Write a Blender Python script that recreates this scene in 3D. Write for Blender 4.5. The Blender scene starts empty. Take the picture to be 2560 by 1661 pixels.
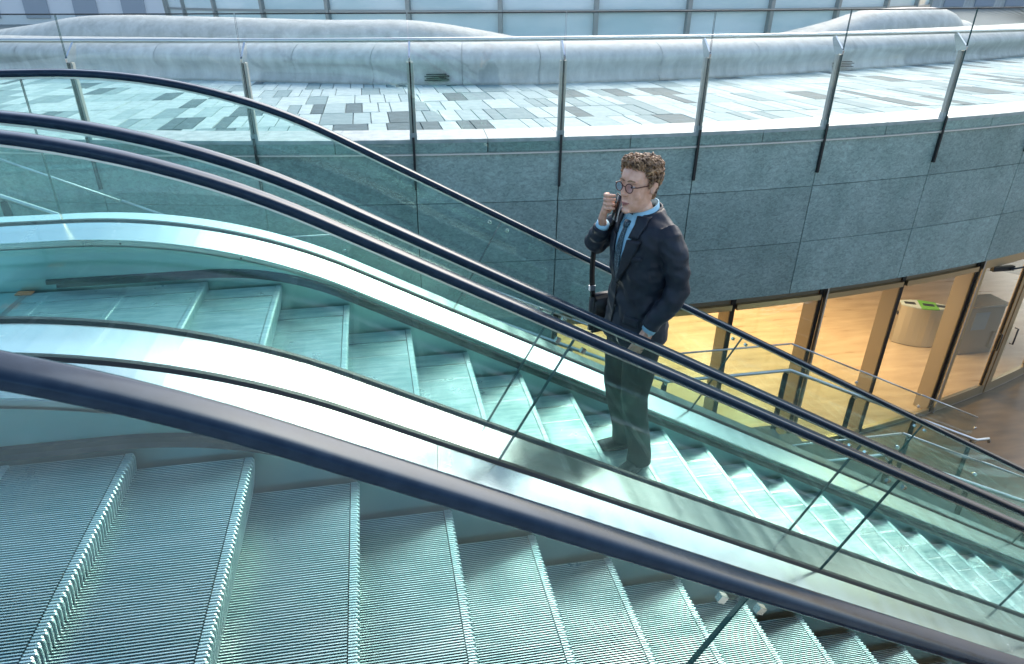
import bpy, bmesh, math, random
from math import sin, cos, tan, pi, radians, sqrt, atan2, hypot
from mathutils import Vector, Matrix, noise
random.seed(7)
SC = bpy.context.scene
COL = SC.collection

# ------------------------------------------------------------------ camera
YAW, PITCH, ROLL, FPX = 0.1677, -0.468, -0.0039, 1682.58
cam_d = bpy.data.cameras.new('camera')
cam = bpy.data.objects.new('camera', cam_d); COL.objects.link(cam)
fw = Vector((sin(YAW) * cos(PITCH), cos(YAW) * cos(PITCH), sin(PITCH)))
rt0 = Vector((cos(YAW), -sin(YAW), 0)); up0 = rt0.cross(fw)
rt = rt0 * cos(ROLL) + up0 * sin(ROLL); up = up0 * cos(ROLL) - rt0 * sin(ROLL)
cam.matrix_world = Matrix(((rt.x, up.x, -fw.x, -0.2071), (rt.y, up.y, -fw.y, -2.1238),
                           (rt.z, up.z, -fw.z, 1.8582), (0, 0, 0, 1)))
cam_d.sensor_width = 36.0; cam_d.lens = FPX / 2560 * 36.0
cam_d.shift_x = (1280 - 1219.456) / 2560; cam_d.shift_y = (838.689 - 830.5) / 2560
cam_d.clip_start = 0.05; cam_d.clip_end = 500
cam_d.dof.use_dof = True; cam_d.dof.focus_distance = 4.3; cam_d.dof.aperture_fstop = 8.0
SC.camera = cam

# ------------------------------------------------------------------ sky, sun, exposure
SUN_EL, SUN_AZ = radians(36), radians(32)          # bright overcast light from high beyond the plaza
W = bpy.data.worlds.new('World'); SC.world = W; W.use_nodes = True
nt = W.node_tree
bg = nt.nodes['Background']
sky = nt.nodes.new('ShaderNodeTexSky'); sky.sky_type = 'NISHITA'; sky.sun_disc = False
sky.sun_elevation = SUN_EL; sky.sun_rotation = SUN_AZ
sky.air_density = 1.0; sky.dust_density = 3.0; sky.ozone_density = 1.0
nt.links.new(sky.outputs[0], bg.inputs[0]); bg.inputs[1].default_value = 0.15
sun_d = bpy.data.lights.new('sun', 'SUN'); sun_d.energy = 0.5; sun_d.angle = radians(50); sun_d.color = (1.0, 0.99, 0.97)
sun = bpy.data.objects.new('sun', sun_d); COL.objects.link(sun); sun.location = (0, -8, 20)
sdir = Vector((sin(SUN_AZ) * cos(SUN_EL), cos(SUN_AZ) * cos(SUN_EL), sin(SUN_EL)))
sun.rotation_euler = (-sdir).to_track_quat('-Z', 'Y').to_euler()
SC.view_settings.view_transform = 'Standard'; SC.view_settings.look = 'None'
SC.view_settings.exposure = 1.27; SC.view_settings.gamma = 1.0
SC.view_settings.use_curve_mapping = False
SC.cycles.use_denoising = True
SC.cycles.max_bounces = 12; SC.cycles.transparent_max_bounces = 24
SC.cycles.caustics_reflective = False; SC.cycles.caustics_refractive = False
SC.cycles.sample_clamp_indirect = 6.0

# ------------------------------------------------------------------ material helpers
MATS = {}
def nodes(name):
    m = bpy.data.materials.new(name); m.use_nodes = True
    t = m.node_tree; b = t.nodes['Principled BSDF']
    MATS[name] = m
    return m, t, b
def N(t, kind, **kw):
    n = t.nodes.new('ShaderNode' + kind)
    for k, v in kw.items():
        if hasattr(n, k): setattr(n, k, v)
        else: n.inputs[k.replace('_', ' ')].default_value = v
    return n
def plain(name, col, rough=0.5, metal=0.0, spec=0.5, coat=0.0):
    m, t, b = nodes(name)
    b.inputs['Base Color'].default_value = (*col, 1); b.inputs['Roughness'].default_value = rough
    b.inputs['Metallic'].default_value = metal; b.inputs['Specular IOR Level'].default_value = spec
    b.inputs['Coat Weight'].default_value = coat
    return m
def noisy(name, c1, c2, scale, rough=0.5, metal=0.0, detail=6, bump=0.0, bscale=None, stretch=(1, 1, 1), lo=0.35, hi=0.65, coord='Object', rvar=0.0):
    m, t, b = nodes(name)
    tc = N(t, 'TexCoord'); mp = N(t, 'Mapping'); mp.inputs['Scale'].default_value = stretch
    t.links.new(tc.outputs[coord], mp.inputs[0])
    nz = N(t, 'TexNoise'); nz.inputs['Scale'].default_value = scale; nz.inputs['Detail'].default_value = detail
    t.links.new(mp.outputs[0], nz.inputs['Vector'])
    rp = N(t, 'ValToRGB'); rp.color_ramp.elements[0].position = lo; rp.color_ramp.elements[1].position = hi
    rp.color_ramp.elements[0].color = (*c1, 1); rp.color_ramp.elements[1].color = (*c2, 1)
    t.links.new(nz.outputs[0], rp.inputs[0]); t.links.new(rp.outputs[0], b.inputs['Base Color'])
    b.inputs['Roughness'].default_value = rough; b.inputs['Metallic'].default_value = metal
    if rvar:
        mr = N(t, 'MapRange'); mr.inputs[3].default_value = rough - rvar; mr.inputs[4].default_value = rough + rvar
        t.links.new(nz.outputs[0], mr.inputs[0]); t.links.new(mr.outputs[0], b.inputs['Roughness'])
    if bump:
        n2 = N(t, 'TexNoise'); n2.inputs['Scale'].default_value = bscale or scale; n2.inputs['Detail'].default_value = 5
        t.links.new(mp.outputs[0], n2.inputs['Vector'])
        bp = N(t, 'Bump'); bp.inputs['Strength'].default_value = 1.0; bp.inputs['Distance'].default_value = bump
        t.links.new(n2.outputs[0], bp.inputs['Height']); t.links.new(bp.outputs[0], b.inputs['Normal'])
    return m
def glass_mat(name, tint, rough=0.0, ior=1.5, dirt=0.0):
    m, t, b = nodes(name); t.nodes.remove(b); out = t.nodes['Material Output']
    tr = N(t, 'BsdfTransparent'); tr.inputs[0].default_value = (*tint, 1)
    gl = N(t, 'BsdfGlossy'); gl.inputs['Roughness'].default_value = rough; gl.inputs['Color'].default_value = (0.9, 1, 1, 1)
    fr = N(t, 'Fresnel'); ge = N(t, 'NewGeometry'); io = N(t, 'MapRange')
    io.inputs[3].default_value = ior; io.inputs[4].default_value = 1 / ior      # thin pane: no total reflection inside
    t.links.new(ge.outputs['Backfacing'], io.inputs[0]); t.links.new(io.outputs[0], fr.inputs[0])
    mx = N(t, 'MixShader'); t.links.new(fr.outputs[0], mx.inputs[0]); t.links.new(tr.outputs[0], mx.inputs[1]); t.links.new(gl.outputs[0], mx.inputs[2])
    last = mx
    if dirt:
        tc = N(t, 'TexCoord'); nz = N(t, 'TexNoise'); nz.inputs['Scale'].default_value = 3.0; nz.inputs['Detail'].default_value = 8
        t.links.new(tc.outputs['Object'], nz.inputs['Vector'])
        mr = N(t, 'MapRange'); mr.inputs[1].default_value = 0.4; mr.inputs[2].default_value = 0.8; mr.inputs[3].default_value = 0.0; mr.inputs[4].default_value = dirt
        t.links.new(nz.outputs[0], mr.inputs[0])
        df = N(t, 'BsdfDiffuse'); df.inputs[0].default_value = (0.75, 0.8, 0.8, 1)
        m2 = N(t, 'MixShader'); t.links.new(mr.outputs[0], m2.inputs[0]); t.links.new(mx.outputs[0], m2.inputs[1]); t.links.new(df.outputs[0], m2.inputs[2]); last = m2
    t.links.new(last.outputs[0], out.inputs[0])
    return m
def steel(name, col, rough, aniso=0.0, streak=0.0):
    m, t, b = nodes(name)
    b.inputs['Base Color'].default_value = (*col, 1); b.inputs['Metallic'].default_value = 1.0; b.inputs['Roughness'].default_value = rough
    if aniso:
        b.inputs['Anisotropic'].default_value = aniso; b.inputs['Anisotropic Rotation'].default_value = 0.0
        tg = N(t, 'Tangent'); tg.direction_type = 'UV_MAP'; tg.uv_map = 'UVMap'
        t.links.new(tg.outputs[0], b.inputs['Tangent'])
    uv = N(t, 'TexCoord'); mp = N(t, 'Mapping'); mp.inputs['Scale'].default_value = (1.2, 60, 1)
    t.links.new(uv.outputs['UV'], mp.inputs[0]); nz = N(t, 'TexNoise'); nz.inputs['Scale'].default_value = 4; nz.inputs['Detail'].default_value = 8
    t.links.new(mp.outputs[0], nz.inputs['Vector'])
    mr = N(t, 'MapRange'); mr.inputs[3].default_value = rough - 0.03 - streak; mr.inputs[4].default_value = rough + 0.04 + streak
    t.links.new(nz.outputs[0], mr.inputs[0]); t.links.new(mr.outputs[0], b.inputs['Roughness'])
    n2 = N(t, 'TexNoise'); n2.inputs['Scale'].default_value = 2.2; n2.inputs['Detail'].default_value = 4
    t.links.new(uv.outputs['Object'], n2.inputs['Vector'])
    mq = N(t, 'Mapping'); mq.inputs['Scale'].default_value = (3.2, 0.3, 1); t.links.new(uv.outputs['UV'], mq.inputs[0])
    n3 = N(t, 'TexNoise'); n3.inputs['Scale'].default_value = 2.0; n3.inputs['Detail'].default_value = 3; t.links.new(mq.outputs[0], n3.inputs['Vector'])
    m3 = N(t, 'MapRange'); m3.inputs[1].default_value = 0.3; m3.inputs[2].default_value = 0.7; m3.inputs[3].default_value = -0.05; m3.inputs[4].default_value = 0.08
    t.links.new(n3.outputs[0], m3.inputs[0]); sm = N(t, 'Math'); sm.operation = 'ADD'; t.links.new(mr.outputs[0], sm.inputs[0]); t.links.new(m3.outputs[0], sm.inputs[1])
    t.links.new(sm.outputs[0], b.inputs['Roughness'])
    rp = N(t, 'MixRGB'); rp.blend_type = 'MULTIPLY'; rp.inputs[0].default_value = 0.08; rp.inputs[1].default_value = (*col, 1)
    t.links.new(n2.outputs[0], rp.inputs[2]); t.links.new(rp.outputs[0], b.inputs['Base Color'])
    return m

steel('deck_steel', (0.76, 0.785, 0.78), 0.20, 0.35)
steel('satin_steel', (0.58, 0.60, 0.60), 0.30)
steel('skirt_steel', (0.32, 0.50, 0.49), 0.33)  # teal reflection on the skirt put into the steel's base colour
plain('polished_steel', (0.75, 0.78, 0.78), 0.16, 1.0)
plain('post_metal', (0.46, 0.46, 0.42), 0.38, 0.35)
plain('trim_cream', (0.80, 0.77, 0.68), 0.35)
plain('dark_steel', (0.045, 0.05, 0.052), 0.38, 0.6)
noisy('rubber', (0.009, 0.019, 0.034), (0.014, 0.027, 0.046), 30, rough=0.16, rvar=0.03, detail=3)  # black rubber; blue sky sheen painted into base colour and specular tint
MATS['rubber'].node_tree.nodes['Principled BSDF'].inputs['Specular IOR Level'].default_value = 0.25
MATS['rubber'].node_tree.nodes['Principled BSDF'].inputs['Specular Tint'].default_value = (0.55, 0.78, 1.0, 1)
plain('black_rubber', (0.01, 0.011, 0.012), 0.45)
glass_mat('balustrade_glass', (0.895, 0.98, 0.97), dirt=0.012)
plain('glass_edge', (0.03, 0.10, 0.10), 0.15, 0, 0.8)
glass_mat('clear_glass', (0.95, 0.985, 0.98), dirt=0.02)
glass_mat('lobby_glass', (0.93, 0.94, 0.90))
def step_metal():
    m, t, b = nodes('step_aluminium')
    tc = N(t, 'TexCoord'); oi = N(t, 'ObjectInfo'); ad = N(t, 'VectorMath'); ad.operation = 'ADD'
    sc = N(t, 'VectorMath'); sc.operation = 'SCALE'; sc.inputs['Scale'].default_value = 7.3
    t.links.new(oi.outputs['Location'], sc.inputs[0]); t.links.new(tc.outputs['Object'], ad.inputs[0]); t.links.new(sc.outputs[0], ad.inputs[1])
    n1 = N(t, 'TexNoise'); n1.inputs['Scale'].default_value = 5.5; n1.inputs['Detail'].default_value = 8; n1.inputs['Roughness'].default_value = 0.62
    t.links.new(ad.outputs[0], n1.inputs['Vector'])
    mp = N(t, 'Mapping'); mp.inputs['Scale'].default_value = (3.5, 30, 1); t.links.new(ad.outputs[0], mp.inputs[0])
    n2 = N(t, 'TexNoise'); n2.inputs['Scale'].default_value = 1.6; n2.inputs['Detail'].default_value = 5; t.links.new(mp.outputs[0], n2.inputs['Vector'])
    mm = N(t, 'Math'); mm.operation = 'ADD'; t.links.new(n1.outputs[0], mm.inputs[0]); t.links.new(n2.outputs[0], mm.inputs[1])
    rp = N(t, 'ValToRGB'); e = rp.color_ramp.elements; e[0].position = 0.80; e[1].position = 1.0
    ml = N(t, 'Math'); ml.operation = 'MULTIPLY'; ml.inputs[1].default_value = 0.86; t.links.new(mm.outputs[0], ml.inputs[0])
    e[0].color = (0.52, 0.73, 0.73, 1); e[1].color = (0.78, 0.92, 0.91, 1); e[0].position = 0.68; e[1].position = 1.06 - 0.06
    t.links.new(ml.outputs[0], rp.inputs[0]); t.links.new(rp.outputs[0], b.inputs['Base Color'])
    b.inputs['Metallic'].default_value = 0.8
    mr = N(t, 'MapRange'); mr.inputs[1].default_value = 0.3; mr.inputs[2].default_value = 0.7; mr.inputs[3].default_value = 0.46; mr.inputs[4].default_value = 0.24
    t.links.new(n1.outputs[0], mr.inputs[0]); t.links.new(mr.outputs[0], b.inputs['Roughness'])
step_metal()
plain('groove_side', (0.11, 0.24, 0.25), 0.4, 0.5)  # shaded ridge flanks, shade put into the colour
plain('groove_dark', (0.012, 0.03, 0.033), 0.6, 0.4)  # shade between the ridges painted into the groove bottoms
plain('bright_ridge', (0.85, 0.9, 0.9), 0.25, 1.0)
plain('riser_grey', (0.26, 0.32, 0.32), 0.45, 0.5)
noisy('brush_black', (0.004, 0.009, 0.009), (0.011, 0.019, 0.019), 60, rough=0.7)
plain('orange_plastic', (0.75, 0.28, 0.08), 0.5)

def stone_mat():
    m, t, b = nodes('wall_stone')
    tc = N(t, 'TexCoord')
    nz = N(t, 'TexNoise'); nz.inputs['Scale'].default_value = 2.0; nz.inputs['Detail'].default_value = 6
    t.links.new(tc.outputs['Object'], nz.inputs['Vector'])
    rp = N(t, 'ValToRGB'); rp.color_ramp.elements[0].position = 0.3; rp.color_ramp.elements[1].position = 0.75
    rp.color_ramp.elements[0].color = (0.24, 0.35, 0.315, 1); rp.color_ramp.elements[1].color = (0.36, 0.48, 0.435, 1)
    t.links.new(nz.outputs[0], rp.inputs[0])
    mp = N(t, 'Mapping'); mp.inputs['Rotation'].default_value = (0, 0.5, 0); mp.inputs['Scale'].default_value = (16, 16, 26)
    t.links.new(tc.outputs['Object'], mp.inputs[0])
    n2 = N(t, 'TexNoise'); n2.inputs['Scale'].default_value = 1.0; n2.inputs['Detail'].default_value = 9; n2.inputs['Roughness'].default_value = 0.7
    n2.inputs['Distortion'].default_value = 1.2
    t.links.new(mp.outputs[0], n2.inputs['Vector'])
    r2 = N(t, 'ValToRGB'); r2.color_ramp.elements[0].position = 0.36; r2.color_ramp.elements[0].color = (0.72, 0.72, 0.72, 1)
    r2.color_ramp.elements[1].position = 0.68; r2.color_ramp.elements[1].color = (1.42, 1.42, 1.4, 1)
    t.links.new(n2.outputs[0], r2.inputs[0])
    mx = N(t, 'MixRGB'); mx.blend_type = 'MULTIPLY'; mx.inputs[0].default_value = 1.0
    t.links.new(rp.outputs[0], mx.inputs[1]); t.links.new(r2.outputs[0], mx.inputs[2])
    oi = N(t, 'ObjectInfo'); mr = N(t, 'MapRange'); mr.inputs[3].default_value = 0.88; mr.inputs[4].default_value = 1.14
    t.links.new(oi.outputs['Random'], mr.inputs[0])
    m3 = N(t, 'MixRGB'); m3.blend_type = 'MULTIPLY'; m3.inputs[0].default_value = 1.0
    t.links.new(mx.outputs[0], m3.inputs[1]); t.links.new(mr.outputs[0], m3.inputs[2])
    t.links.new(m3.outputs[0], b.inputs['Base Color'])
    b.inputs['Roughness'].default_value = 0.48
    bp = N(t, 'Bump'); bp.inputs['Distance'].default_value = 0.002; t.links.new(n2.outputs[0], bp.inputs['Height']); t.links.new(bp.outputs[0], b.inputs['Normal'])
stone_mat()
PAVE = []
for i, (c1, c2) in enumerate([((0.42, 0.54, 0.53), (0.56, 0.68, 0.67)), ((0.31, 0.44, 0.44), (0.42, 0.54, 0.54)),
                              ((0.20, 0.31, 0.32), (0.28, 0.39, 0.40)), ((0.05, 0.105, 0.12), (0.11, 0.18, 0.20))]):
    PAVE.append(noisy('paving_tone_%d' % i, c1, c2, 6, rough=0.68, bump=0.003, bscale=30, rvar=0.14))
    PAVE[-1].node_tree.nodes['Principled BSDF'].inputs['Specular IOR Level'].default_value = 0.25
noisy('paving_joint', (0.16, 0.19, 0.19), (0.24, 0.27, 0.27), 12, rough=0.9)
noisy('coping_stone', (0.42, 0.47, 0.46), (0.6, 0.63, 0.62), 7, rough=0.5, bump=0.002, bscale=40)
def concrete():
    m, t, b = nodes('concrete')
    tc = N(t, 'TexCoord'); mp = N(t, 'Mapping'); mp.inputs['Scale'].default_value = (3, 3, 0.7)
    t.links.new(tc.outputs['Object'], mp.inputs[0])
    nz = N(t, 'TexNoise'); nz.inputs['Scale'].default_value = 1.6; nz.inputs['Detail'].default_value = 10; nz.inputs['Roughness'].default_value = 0.65
    t.links.new(mp.outputs[0], nz.inputs['Vector'])
    rp = N(t, 'ValToRGB'); rp.color_ramp.elements[0].position = 0.32; rp.color_ramp.elements[1].position = 0.68
    rp.color_ramp.elements[0].color = (0.42, 0.43, 0.40, 1); rp.color_ramp.elements[1].color = (0.64, 0.65, 0.61, 1)
    t.links.new(nz.outputs[0], rp.inputs[0]); t.links.new(rp.outputs[0], b.inputs['Base Color'])
    b.inputs['Roughness'].default_value = 0.6
concrete()
noisy('lower_floor', (0.11, 0.078, 0.040), (0.17, 0.122, 0.065), 1.5, rough=0.35, rvar=0.1, stretch=(1, 4, 1))  # shade of the sunken court put into the colour, darker brown
noisy('lobby_floor', (0.46, 0.35, 0.24), (0.60, 0.47, 0.33), 1.1, rough=0.3, rvar=0.08, stretch=(1, 5, 1), detail=9)
noisy('stair_stone', (0.16, 0.17, 0.16), (0.26, 0.27, 0.25), 5, rough=0.6)
plain('lobby_wall', (0.62, 0.50, 0.33), 0.6)
plain('lobby_ceiling', (0.6, 0.52, 0.4), 0.7)
steel('bronze_frame', (0.62, 0.50, 0.30), 0.33)
plain('fin_beige', (0.33, 0.27, 0.18), 0.45)
plain('gasket_black', (0.008, 0.008, 0.008), 0.5)
plain('dark_void', (0.02, 0.02, 0.02), 0.8)
plain('white_paint', (0.78, 0.8, 0.8), 0.5)
plain('grey_window', (0.36, 0.41, 0.46), 0.2)
noisy('facade_glass', (0.62, 0.76, 0.75), (0.82, 0.90, 0.88), 0.5, rough=0.12, stretch=(1, 1, 3))
plain('facade_metal', (0.32, 0.34, 0.33), 0.4, 0.4)
plain('bin_green', (0.12, 0.36, 0.04), 0.45)
plain('cabinet_grey', (0.36, 0.32, 0.26), 0.5)
plain('bin_blue_grey', (0.42, 0.50, 0.54), 0.4)
def emit(name, col, s):
    m, t, b = nodes(name); b.inputs['Base Color'].default_value = (0, 0, 0, 1)
    b.inputs['Emission Color'].default_value = (*col, 1); b.inputs['Emission Strength'].default_value = s
emit('lamp_diffuser', (1.0, 0.72, 0.36), 6.0)

# ------------------------------------------------------------------ object helpers
def M(x): return MATS[x] if isinstance(x, str) else x
def link_mesh(name, me, mat, parent=None, smooth=False):
    if mat is not None:
        for q in (mat if isinstance(mat, (list, tuple)) else [mat]): me.materials.append(M(q))
    if smooth:
        for f in me.polygons: f.use_smooth = True
    o = bpy.data.objects.new(name, me); COL.objects.link(o)
    if parent is not None: attach(o, parent)
    return o
def attach(o, parent):
    o.parent = parent
    o.matrix_parent_inverse = world_of(parent).inverted()
def world_of(o):
    if o.parent is None: return Matrix.LocRotScale(o.location, o.rotation_euler, o.scale)
    return world_of(o.parent) @ o.matrix_parent_inverse @ Matrix.LocRotScale(o.location, o.rotation_euler, o.scale)
def build(name, bm, mat, parent=None, smooth=False, normals=True):
    if normals: bmesh.ops.recalc_face_normals(bm, faces=bm.faces)
    me = bpy.data.meshes.new(name); bm.to_mesh(me); bm.free()
    return link_mesh(name, me, mat, parent, smooth)
def tag(o, label=None, cat=None, group=None, kind=None):
    if label: o['label'] = label
    if cat: o['category'] = cat
    if group: o['group'] = group
    if kind: o['kind'] = kind
    return o
def thing(name, loc, label, cat, group=None):
    o = bpy.data.objects.new(name, None); COL.objects.link(o); o.location = loc; o.empty_display_size = 0.2
    return tag(o, label, cat, group)
def box(bm, x0, x1, y0, y1, z0, z1, mi=0):
    v = [bm.verts.new(c) for c in ((x0, y0, z0), (x1, y0, z0), (x1, y1, z0), (x0, y1, z0), (x0, y0, z1), (x1, y0, z1), (x1, y1, z1), (x0, y1, z1))]
    for q in ((3, 2, 1, 0), (4, 5, 6, 7), (0, 1, 5, 4), (1, 2, 6, 5), (2, 3, 7, 6), (3, 0, 4, 7)):
        f = bm.faces.new([v[i] for i in q]); f.material_index = mi
    return v
def prism(bm, poly, fn, mi=0):
    """poly list of 2-D points, fn(p, side) gives the 3-D point on each of the two sides"""
    a = [bm.verts.new(fn(p, 0)) for p in poly]; b = [bm.verts.new(fn(p, 1)) for p in poly]
    n = len(poly)
    for i in range(n):
        f = bm.faces.new((a[i], a[(i + 1) % n], b[(i + 1) % n], b[i])); f.material_index = mi
    f = bm.faces.new(a[::-1]); f.material_index = mi
    f = bm.faces.new(b); f.material_index = mi
def tube(bm, pts, r, seg=10, mi=0, cap=True):
    pts = [Vector(p) for p in pts]; rings = []
    n = len(pts)
    d0 = (pts[1] - pts[0]).normalized(); ref = Vector((0, 0, 1)) if abs(d0.z) < 0.9 else Vector((1, 0, 0))
    side = d0.cross(ref).normalized()
    for i, q in enumerate(pts):
        d = (pts[min(i + 1, n - 1)] - pts[max(i - 1, 0)]).normalized()
        side = (side - d * side.dot(d)).normalized(); u = d.cross(side)
        rr = r[i] if isinstance(r, (list, tuple)) else r
        rings.append([bm.verts.new(q + (side * cos(2 * pi * k / seg) + u * sin(2 * pi * k / seg)) * rr) for k in range(seg)])
    for i in range(n - 1):
        for k in range(seg):
            f = bm.faces.new((rings[i][k], rings[i][(k + 1) % seg], rings[i + 1][(k + 1) % seg], rings[i + 1][k])); f.material_index = mi; f.smooth = True
    if cap:
        bm.faces.new(rings[0][::-1]).material_index = mi; bm.faces.new(rings[-1]).material_index = mi

# ------------------------------------------------------------------ layout constants (metres)
T = 0.54379; INC = math.atan(T); RUN = 0.352; PITCHL = RUN / cos(INC)
E_, G_, WS = 0.2323, 0.3026, 0.8532
ZL, ZF = 0.425, -4.6
Y2, Y3 = E_, E_ + G_
YB0 = 2 * E_ + G_; YB1 = YB0 + WS; Y4 = YB1 + E_; Y1 = -WS - E_
CX, CY, CR = 3.0343, 29.4925, 24.112        # plan circle of the round plaza wall
def arc(r, th): return (CX + r * sin(th), CY - r * cos(th))
def th_of_x(x, r=CR): return math.asin((x - CX) / r)

class Path:
    """level - incline - level line in the x/z plane with rounded bends"""
    def __init__(self, dz, z1, z2, r1, r2, xs, xe):
        xi1 = (dz - z1) / T; xi2 = (dz - z2) / T
        t1 = r1 * tan(INC / 2); t2 = r2 * tan(INC / 2)
        P = [(xs, z1, 0.0)]
        n = 16
        for i in range(n + 1):
            a = INC * i / n
            P.append((xi1 - t1 + r1 * sin(a), z1 - r1 * (1 - cos(a)), a))
        xb, zb = xi2 + t2, z2
        for i in range(n + 1):
            a = INC * (1 - i / n)
            P.append((xb - r2 * sin(a), zb + r2 * (1 - cos(a)), a))
        P.append((xe, z2, 0.0))
        self.p = P; self.s = [0.0]
        for i in range(1, len(P)): self.s.append(self.s[-1] + hypot(P[i][0] - P[i - 1][0], P[i][1] - P[i - 1][1]))
    def at(self, s):
        i = 0
        while i < len(self.s) - 2 and self.s[i + 1] < s: i += 1
        f = (s - self.s[i]) / (self.s[i + 1] - self.s[i]); a, b = self.p[i], self.p[i + 1]
        return tuple(a[k] + (b[k] - a[k]) * f for k in range(3))
    def sx(self, x):
        for i in range(len(self.p) - 1):
            if self.p[i][0] <= x <= self.p[i + 1][0]:
                f = (x - self.p[i][0]) / (self.p[i + 1][0] - self.p[i][0]); return self.s[i] + f * (self.s[i + 1] - self.s[i])
        return self.s[-1] if x > self.p[-1][0] else 0.0
    def z(self, x): return self.at(self.sx(x))[1]
    def sub(self, s0, s1, step=0.6):
        ss = [s0] + [q for q in self.s if s0 + 1e-3 < q < s1 - 1e-3] + [s1]
        out = []
        for a, b in zip(ss, ss[1:]):
            k = max(1, int((b - a) / step)); out += [a + (b - a) * j / k for j in range(k)]
        return [(q,) + self.at(q) for q in out + [s1]]
NOSE = Path(0.0, ZL, ZF, 1.5, 1.5, -3.2, 10.2)
DECK = Path(0.148, 0.739, ZF + 0.314, 3.2, 3.2, -3.4, 10.4)
RAIL = Path(0.933, 1.514, ZF + 1.089, 3.0, 3.0, -3.4, 10.4)

def sweep(name, path, s0, s1, prof, y0, mat, parent, side=1, closed=True, smooth=True, extra=None, step=0.6):
    """prof: (dy, dn) outline; dy grows away from the steps (side * y), dn along the line's normal"""
    bm = bmesh.new(); uvl = bm.loops.layers.uv.new('UVMap')
    pts = path.sub(s0, s1, step)
    if extra: pts = extra(pts)
    rings = []
    for (s, x, z, a) in pts:
        nx, nz = sin(a), cos(a)
        rings.append((s, [bm.verts.new((x + nx * dn, y0 + side * dy, z + nz * dn)) for dy, dn in prof]))
    n = len(prof); m = n if closed else n - 1
    acc = [0.0]
    for k in range(m): acc.append(acc[-1] + hypot(prof[(k + 1) % n][0] - prof[k][0], prof[(k + 1) % n][1] - prof[k][1]))
    for (sa, ra), (sb, rb) in zip(rings, rings[1:]):
        for k in range(m):
            f = bm.faces.new((ra[k], rb[k], rb[(k + 1) % n], ra[(k + 1) % n])); f.smooth = smooth
            for lp, uv in zip(f.loops, ((sa, acc[k]), (sb, acc[k]), (sb, acc[k + 1]), (sa, acc[k + 1]))): lp[uvl].uv = uv
    if closed:
        bm.faces.new(rings[0][1][::-1]); bm.faces.new(rings[-1][1])
    return build(name, bm, mat, parent)

# ================================================================== THE SETTING
# ---- ground sheet of the lower court and lobby
bm = bmesh.new(); v = [bm.verts.new(c) for c in ((-60, -60, ZF), (90, -60, ZF), (90, 4.0, ZF), (-60, 4.0, ZF))]; bm.faces.new(v)
v2 = [bm.verts.new(c) for c in ((-60, 90, ZF), (90, 90, ZF))]; bm.faces.new((v[3], v[2], v2[1], v2[0]))
tag(build('ground', bm, 'lower_floor'), kind='structure')

# ---- plaza slab (far side) with paving stones
def in_far_plaza(x, y, m=0.0): return hypot(x - CX, y - CY) < CR - m
bm = bmesh.new(); rim = []
ths = [-1.3 + 2.6 * i / 90 for i in range(91)]
a = [bm.verts.new((*arc(CR - 0.36, t), ZL - 0.02)) for t in ths]
b_ = [bm.verts.new((-110 + 230 * i / 90, 110, ZL - 0.02)) for i in range(91)]
for i in range(90): bm.faces.new((a[i], a[i + 1], b_[i + 1], b_[i]))
plaza = tag(build('plaza', bm, 'paving_joint'), kind='structure')
rows = []; y = 5.0; rw = 0.92
stones = []
rr = random.Random(3)
for r in range(24):
    y0 = 4.9 + r * rw; x = -16 + rr.random() * 0.4
    while x < 26:
        w = rr.choice((0.17, 0.23, 0.23, 0.30, 0.42)); x0, x1 = x + 0.004, x + w - 0.004; x += w
        pts = []
        ok = all(in_far_plaza(px, py, 0.62) for px in (x0, x1) for py in (y0 + 0.005, y0 + rw - 0.005))
        some = any(in_far_plaza(px, py, 0.62) for px in (x0, x1) for py in (y0 + 0.005, y0 + rw - 0.005))
        if not some: continue
        ya = y0 + 0.005
        if not ok:
            xm = (x0 + x1) / 2; yc = CY - sqrt((CR - 0.62) ** 2 - (xm - CX) ** 2)
            ya = max(ya, yc)
            if ya > y0 + rw - 0.08: continue
        tone = rr.choices((0, 1, 2, 3), (0.40, 0.28, 0.18, 0.14))[0]
        stones.append((x0, x1, ya, y0 + rw - 0.005, tone, rr.uniform(-0.003, 0.003)))
def seen(s):
    x = (s[0] + s[1]) / 2; yy = (s[2] + s[3]) / 2
    return -5.5 < x < 11.5 and yy < 11.2
vis = sorted([s for s in stones if seen(s)], key=lambda s: hypot((s[0] + s[1]) / 2 + 0.2, (s[2] + s[3]) / 2 + 2.1))[:300]
vs = set(id(s) for s in vis)
bmr = bmesh.new()
smesh = {}
for s in stones:
    if id(s) in vs:
        key = (round(s[1] - s[0], 3), round(s[3] - s[2], 2), s[4])
        if key not in smesh:
            bm = bmesh.new(); w2, d2 = key[0] / 2, key[1] / 2
            vv = box(bm, -w2, w2, -d2, d2, -0.05, 0.0)
            for q in vv[4:]: q.co.x *= 1 - 0.003 / w2; q.co.y *= 1 - 0.003 / d2
            bmesh.ops.recalc_face_normals(bm, faces=bm.faces)
            me = bpy.data.meshes.new('paving_stone'); bm.to_mesh(me); bm.free(); me.materials.append(PAVE[s[4]]); smesh[key] = me
        o = bpy.data.objects.new('paving_stone', smesh[key]); COL.objects.link(o)
        o.location = ((s[0] + s[1]) / 2, (s[2] + s[3]) / 2, ZL + s[5]); attach(o, plaza)
    else: box(bmr, s[0], s[1], s[2], s[3], ZL - 0.05, ZL + s[5], s[4])
tag(build('paving_stones', bmr, PAVE, plaza), kind='stuff')

# ---- near plaza slab, where the photographer stands, and the landing beside the escalators
bm = bmesh.new(); box(bm, -14, 16, -16, -1.62, ZL - 0.6, ZL)
tag(build('near_plaza', bm, 'coping_stone'), kind='structure')
bm = bmesh.new(); box(bm, -14, -3.45, -1.6, 2.3, ZL - 0.6, ZL - 0.004)
tag(build('landing', bm, 'coping_stone'), kind='structure')

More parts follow.
